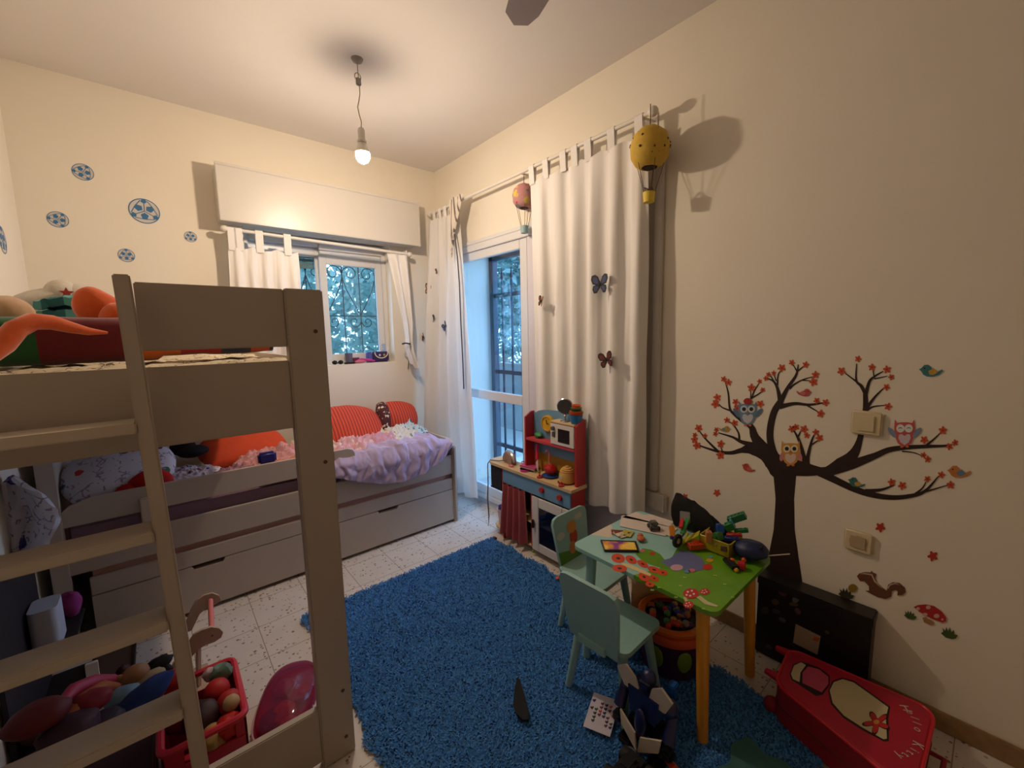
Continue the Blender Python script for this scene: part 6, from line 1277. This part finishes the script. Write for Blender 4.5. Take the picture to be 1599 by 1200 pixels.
toy_ball((.075, 1.51, .245), .024, (190, 160, 120), 'cream_ball', 'cream coloured toy ball wedged against the crate rim', 'toy ball', .05)
toy_ball((.065, 1.675, .245), .034, (100, 130, 112), 'green_plush', 'grey green plush at the far corner of the red crate', 'soft toy', .3)
toy_ball((.035, 1.69, .25), .022, (200, 170, 180), 'pink_plush', 'small pale pink plush at the far end of the red crate', 'soft toy', .3)
toy_ball((.0, 1.55, .21), .05, (60, 30, 40), 'dark_plush', 'dark brown plush under the red balls in the crate', 'soft toy', .2)
toy_ball((-.05, 1.62, .20), .05, (130, 50, 50), 'russet_plush', 'russet plush filling the left of the red crate', 'soft toy', .2)
toy_ball((.02, 1.48, .18), .04, (190, 150, 90), 'yellow_plush', 'sandy yellow plush low at the near end of the crate', 'soft toy', .2)
# clear pink carry case
t = thing('pink_carry_case', 'see-through pink and purple rounded carry case right of the red crate', 'case', (.25, 1.62, 0))
def cap(L_, W_, z, k): return None
R_ = Matrix.Translation((.250, 1.615, 0)) @ Matrix.Rotation(-.42, 4, 'Z')
def pill(hw, hl, n=14): return [(hw*math.copysign(abs(math.cos(a))**.8, math.cos(a)), hl*math.copysign(abs(math.sin(a))**.75, math.sin(a))) for a in [2*PI*k2/(2*n) for k2 in range(2*n)]]
m = MB(); m.prism(pill(.098, .172), lambda u, v, d: R_ @ Vector((u, v, .03+d)), .03); part(m, 'lower_shell', mat('deep pink plastic', (190, 30, 70), .35), t)
def domef(u, v):
    a = u*2*PI; r = math.sin(v*PI/2); z = math.cos(v*PI/2)**.6
    return R_ @ Vector((.096*r*math.copysign(abs(math.cos(a))**.8, math.cos(a)), .169*r*math.copysign(abs(math.sin(a))**.75, math.sin(a)), .062+.062*z))
m = MB(); m.grid(domef, 40, 14); part(m, 'upper_shell', film('purple clear plastic', (168, 84, 124), .32, .08), t)
m = MB(); m.tube([R_ @ Vector((u, v, .062)) for u, v in pill(.101, .175)], .005, 8, closed=True); part(m, 'rim', mat('clear rim', (206, 180, 190), .2), t)
m = MB(); m.tube([R_ @ Vector((.09, -.04, .05)), R_ @ Vector((.125, -.03, .055)), R_ @ Vector((.13, .03, .055)), R_ @ Vector((.09, .045, .05))], .008, 8); part(m, 'handle', mat('pale pink handle', (226, 140, 160), .3), t)
m = MB(); m.box(.085, .097, -.07, -.055, .04, .075, .003, mtx=R_); m.box(.085, .097, .055, .07, .04, .075, .003, mtx=R_); part(m, 'latch', mat('chrome', (190, 190, 192), .2, .9), t)
for dx, dy, r, c, lab in ((0, -.06, .036, (226, 110, 50), 'orange toy seen inside the clear pink case'), (.03, .0, .032, (220, 50, 60), 'red toy in the middle of the clear pink case'), (-.03, -.07, .03, (100, 40, 110), 'purple toy at the near end of the clear pink case'), (-.02, .04, .034, (196, 110, 130), 'dusty pink toy at the far end of the clear pink case'), (.02, -.10, .024, (230, 160, 120), 'peach toy at the tip of the clear pink case')):
    p = R_ @ Vector((dx*1.3, dy*1.2, .082)); toy_ball(p, r*1.15, c, 'small_toy', lab, 'toy', .25, (1, 1, .55))
# wooden doll cradle: curved boards joined by a pink dowel
t = thing('doll_cradle', 'toppled wooden toy cradle end with two curved boards and a pink dowel', 'toy cradle', at(330, 990, 1, 1.95))
WC = mat('pale wood curved board', (190, 160, 136), .5, vary=.08)
def pl(pts, Y): return [(at(x, y, 1, Y).x, at(x, y, 1, Y).z) for x, y in pts]
q1 = [(298, 1000), (303, 992), (315, 985), (330, 980), (343, 982), (349, 988), (346, 996), (336, 1003), (322, 1008), (312, 1014), (302, 1024), (292, 1040), (272, 1060), (262, 1052), (276, 1030), (290, 1012)]
m = MB(); m.prism(pl(q1, 1.93), lambda u, v, d: Vector((u, 1.93+d, v)), .012); nb = part(m, 'curved_board', WC, t)
p = at(332, 993, 1, 1.929); m = MB(); m.cyl(p, p+Vector((0, -.002, 0)), .0035, n=10); part(m, 'screw', mat('steel grey plastic', (96, 100, 110), .35, .4), nb)
q2 = [(298, 955), (305, 941), (318, 931), (332, 927), (343, 931), (346, 938), (338, 944), (322, 950), (312, 960), (300, 985), (288, 990), (290, 975)]
m = MB(); m.prism(pl(q2, 2.12), lambda u, v, d: Vector((u, 2.12+d, v)), .012); part(m, 'curved_board', WC, t)
a_ = at(331, 985, 1, 1.94); b_ = at(329, 938, 1, 2.12); m = MB(); m.cyl(a_, b_, .0095, n=16); part(m, 'dowel', mat('salmon pink wood', (222, 120, 116), .5), t, 'salmon pink dowel')
m = MB(); m.box(a_.x-.10, a_.x-.02, 1.95, 2.12, .001, .018, .003); m.beam((a_.x-.06, 1.99, .01), (a_.x-.045, 1.965, a_.z-.05), .016, .012); part(m, 'cross_board', WC, t)
# big toy basket at the left
t = thing('toy_tub', 'dark low tub heaped with toys on the floor left of the red crate', 'tub', (-.30, 1.62, 0))
m = MB(); m.prism(rrect(-.45, -.125, 1.43, 1.90, .05), lambda u, v, d: Vector((u, v, .002+d)), .10); part(m, 'tub_body', mat('dark maroon plastic tub', (60, 26, 36), .6), t)
m = MB(); m.tube([(x, y, .10) for x, y in rrect(-.45, -.125, 1.43, 1.90, .05)], .008, 8, closed=True); part(m, 'tub_rim', mat('dark maroon plastic rim', (86, 34, 48), .5), t)
def lump(px, py, Y, r, c, name, label, cat, sc=(1, 1, 1), warp=.15):
    return toy_ball(at(px, py, 1, Y), r, c, name, label, cat, warp, sc)
m = MB(); P_ = [at(x, y, 1, Y) for x, y, Y in ((95, 1100, 1.55), (115, 1078, 1.6), (145, 1066, 1.66), (175, 1064, 1.7), (190, 1068, 1.72))]; m.tube(P_, [.012, .018, .02, .018, .01], 10); one(m, 'pink_toy_arch', mat('raspberry pink plastic', (186, 50, 84), .5), 'curved raspberry pink toy arching over the tub', 'toy')
m = MB(); P_ = [at(x, y, 1, Y) for x, y, Y in ((105, 1130, 1.5), (130, 1095, 1.56), (160, 1075, 1.62), (182, 1074, 1.66))]; m.tube(P_, [.016, .022, .02, .012], 10); one(m, 'orange_toy_arch', mat('dull orange plastic', (176, 90, 40), .5), 'dull orange toy under the pink one in the tub', 'toy')
lump(140, 1098, 1.55, .04, (140, 24, 44), 'crimson_plush', 'crimson plush in the middle of the toy tub', 'soft toy', (1.2, 1, .7))
lump(190, 1087, 1.62, .034, (120, 150, 170), 'pale_blue_toy', 'pale blue toy beside the doll in the tub', 'toy', (1.3, 1, .6))
lump(110, 1140, 1.48, .05, (70, 40, 60), 'plum_plush', 'dark plum plush at the near left of the tub', 'soft toy', (1.2, 1, .7))
lump(60, 1120, 1.5, .05, (110, 30, 36), 'brick_red_plush', 'brick red plush low at the left of the tub', 'soft toy', (1.2, 1, .7))
lump(160, 1130, 1.50, .04, (50, 40, 60), 'slate_plush', 'slate grey plush low in the toy tub', 'soft toy', (1.2, 1, .7))
m = MB(); c = at(222, 1090, 1, 1.57); m.ball(c, (.085, .05, .028), 22, Matrix.Rotation(-.42, 4, 'Y'), warp=.15); one(m, 'blue_cloth', mat('royal blue cloth', (34, 62, 130), .9), 'royal blue cloth lying across the toy tub', 'cloth')
lump(266, 1062, 1.66, .030, (176, 26, 30), 'bright_red_toy', 'bright red toy at the right end of the blue cloth', 'toy', (1.3, 1, .9))
d_ = thing('doll', 'small doll with black hair and a tan face lying on the toy heap', 'doll', at(230, 1050, 1, 1.72))
SK = mat('tan doll skin', (170, 120, 80), .6)
c = at(212, 1054, 1, 1.70)
m = MB(); m.ball(c, (.036, .032, .030), 20, warp=.05); m.ball(c+Vector((-.036, -.004, .010)), (.012, .01, .012), 10); part(m, 'head', SK, d_)
c2 = at(242, 1042, 1, 1.72); m = MB(); m.ball(c2, (.050, .03, .022), 20, Matrix.Rotation(-.35, 4, 'Y'), warp=.2); m.ball(at(262, 1048, 1, 1.70), (.016, .016, .02), 12, warp=.2); part(m, 'hair', mat('black doll hair', (20, 14, 20), .8), d_)
m = MB(); m.ball(at(232, 1062, 1, 1.68), (.045, .03, .022), 16, Matrix.Rotation(-.3, 4, 'Y'), warp=.1); part(m, 'dress', mat('beige doll dress', (186, 166, 130), .9), d_)
a_ = at(143, 1035, 1, 1.95); b_ = at(145, 1075, 1, 1.93); m = MB(); m.beam((a_.x, 1.95, a_.z), (b_.x, 1.95, .0), .032, .012, (0, 1, 0)); one(m, 'white_board', mat('white painted board', (226, 218, 210), .45), 'narrow white board standing behind the toy tub', 'board')
# left edge things
def blob(name, pts, Y, th, mt, label, cat):
    m = MB(); m.prism(pl(pts, Y), lambda u, v, d: Vector((max(u, XL+.01), Y+d+.01*fbm(u*9, v*9), v)), th); return one(m, name, mt, label, cat)
m = MB()
def f(u, v):
    x0 = -.475; z = .90-.30*v; w_ = .055+.075*math.sin(PI*min(1, v*1.05))**.7
    return Vector((x0+w_*u, 2.30+.05*math.sin(u*5)*(1-.3*v)+.02*fbm(u*4, v*4), z+.02*math.sin(u*3)))
m.grid(f, 20, 26, .012); one(m, 'hanging_duvet', DUV, 'white duvet with bright small drawings hanging at the left edge under the loft bed', 'duvet')
rk = thing('storage_rack', 'dark low rack at the left wall beside the head of the low bed', 'rack', (-.44, 2.32, 0))
m = MB(); m.box(-.472, -.460, 1.92, 2.46, .0, .64, .003); part(m, 'back', mat('dark stained board', (36, 28, 34), .7), rk)  # dark back lengthened past the shelves to hide the lit strip of wall
for z in (.26, .01):
    m = MB(); m.box(-.460, -.34, 2.16, 2.46, z, z+.015, .003); part(m, 'shelf', mat('dark stained board', (36, 28, 34), .7), rk)
m = MB(); m.prism(rrect(-.452, -.375, 2.20, 2.32, .02), lambda u, v, d: Vector((u, v, .276+d*(1))), .15); one(m, 'white_bag', mat('white plastic bag', (196, 200, 214), .6, vary=.05), 'plump white bag on the dark rack at the left edge', 'bag')
m = MB(); m.ball((-.37, 2.40, .335), (.035, .03, .055), 16, warp=.2); one(m, 'magenta_toy', mat('magenta plush', (150, 50, 120), .9), 'magenta and orange toy right of the white bag', 'soft toy')
m = MB(); m.ball((-.41, 1.98, .13), (.06, .05, .045), 18, warp=.2); one(m, 'brown_plush', mat('brown plush', (96, 62, 40), .95), 'brown plush toy at the left edge in front of the dark rack', 'soft toy')
m = MB(); m.box(-.45, -.36, 1.93, 2.05, .001, .085, .006); one(m, 'dark_carton', mat('dark brown card', (62, 46, 40), .8), 'dark brown carton carrying the brown plush toy', 'carton')
bl = thing('black_tray', 'black rimmed flat tray on the floor by the foot of the bed post', 'tray', (-.30, 2.25, 0))
m = MB(); m.box(-.33, -.20, 2.12, 2.44, .001, .05, .004); part(m, 'tray_body', mat('brown board', (84, 64, 52), .7), bl)
m = MB(); m.tube([(x, y, .052) for x, y in rrect(-.33, -.20, 2.12, 2.44, .01, 2)], .006, 6, closed=True); part(m, 'rim', mat('black plastic body', (16, 16, 22), .4), bl)
toy_ball((-.225, 2.20, .078), .024, (70, 20, 30), 'maroon_toy', 'small maroon toy with a white face on the rim of the black tray', 'toy', .2)
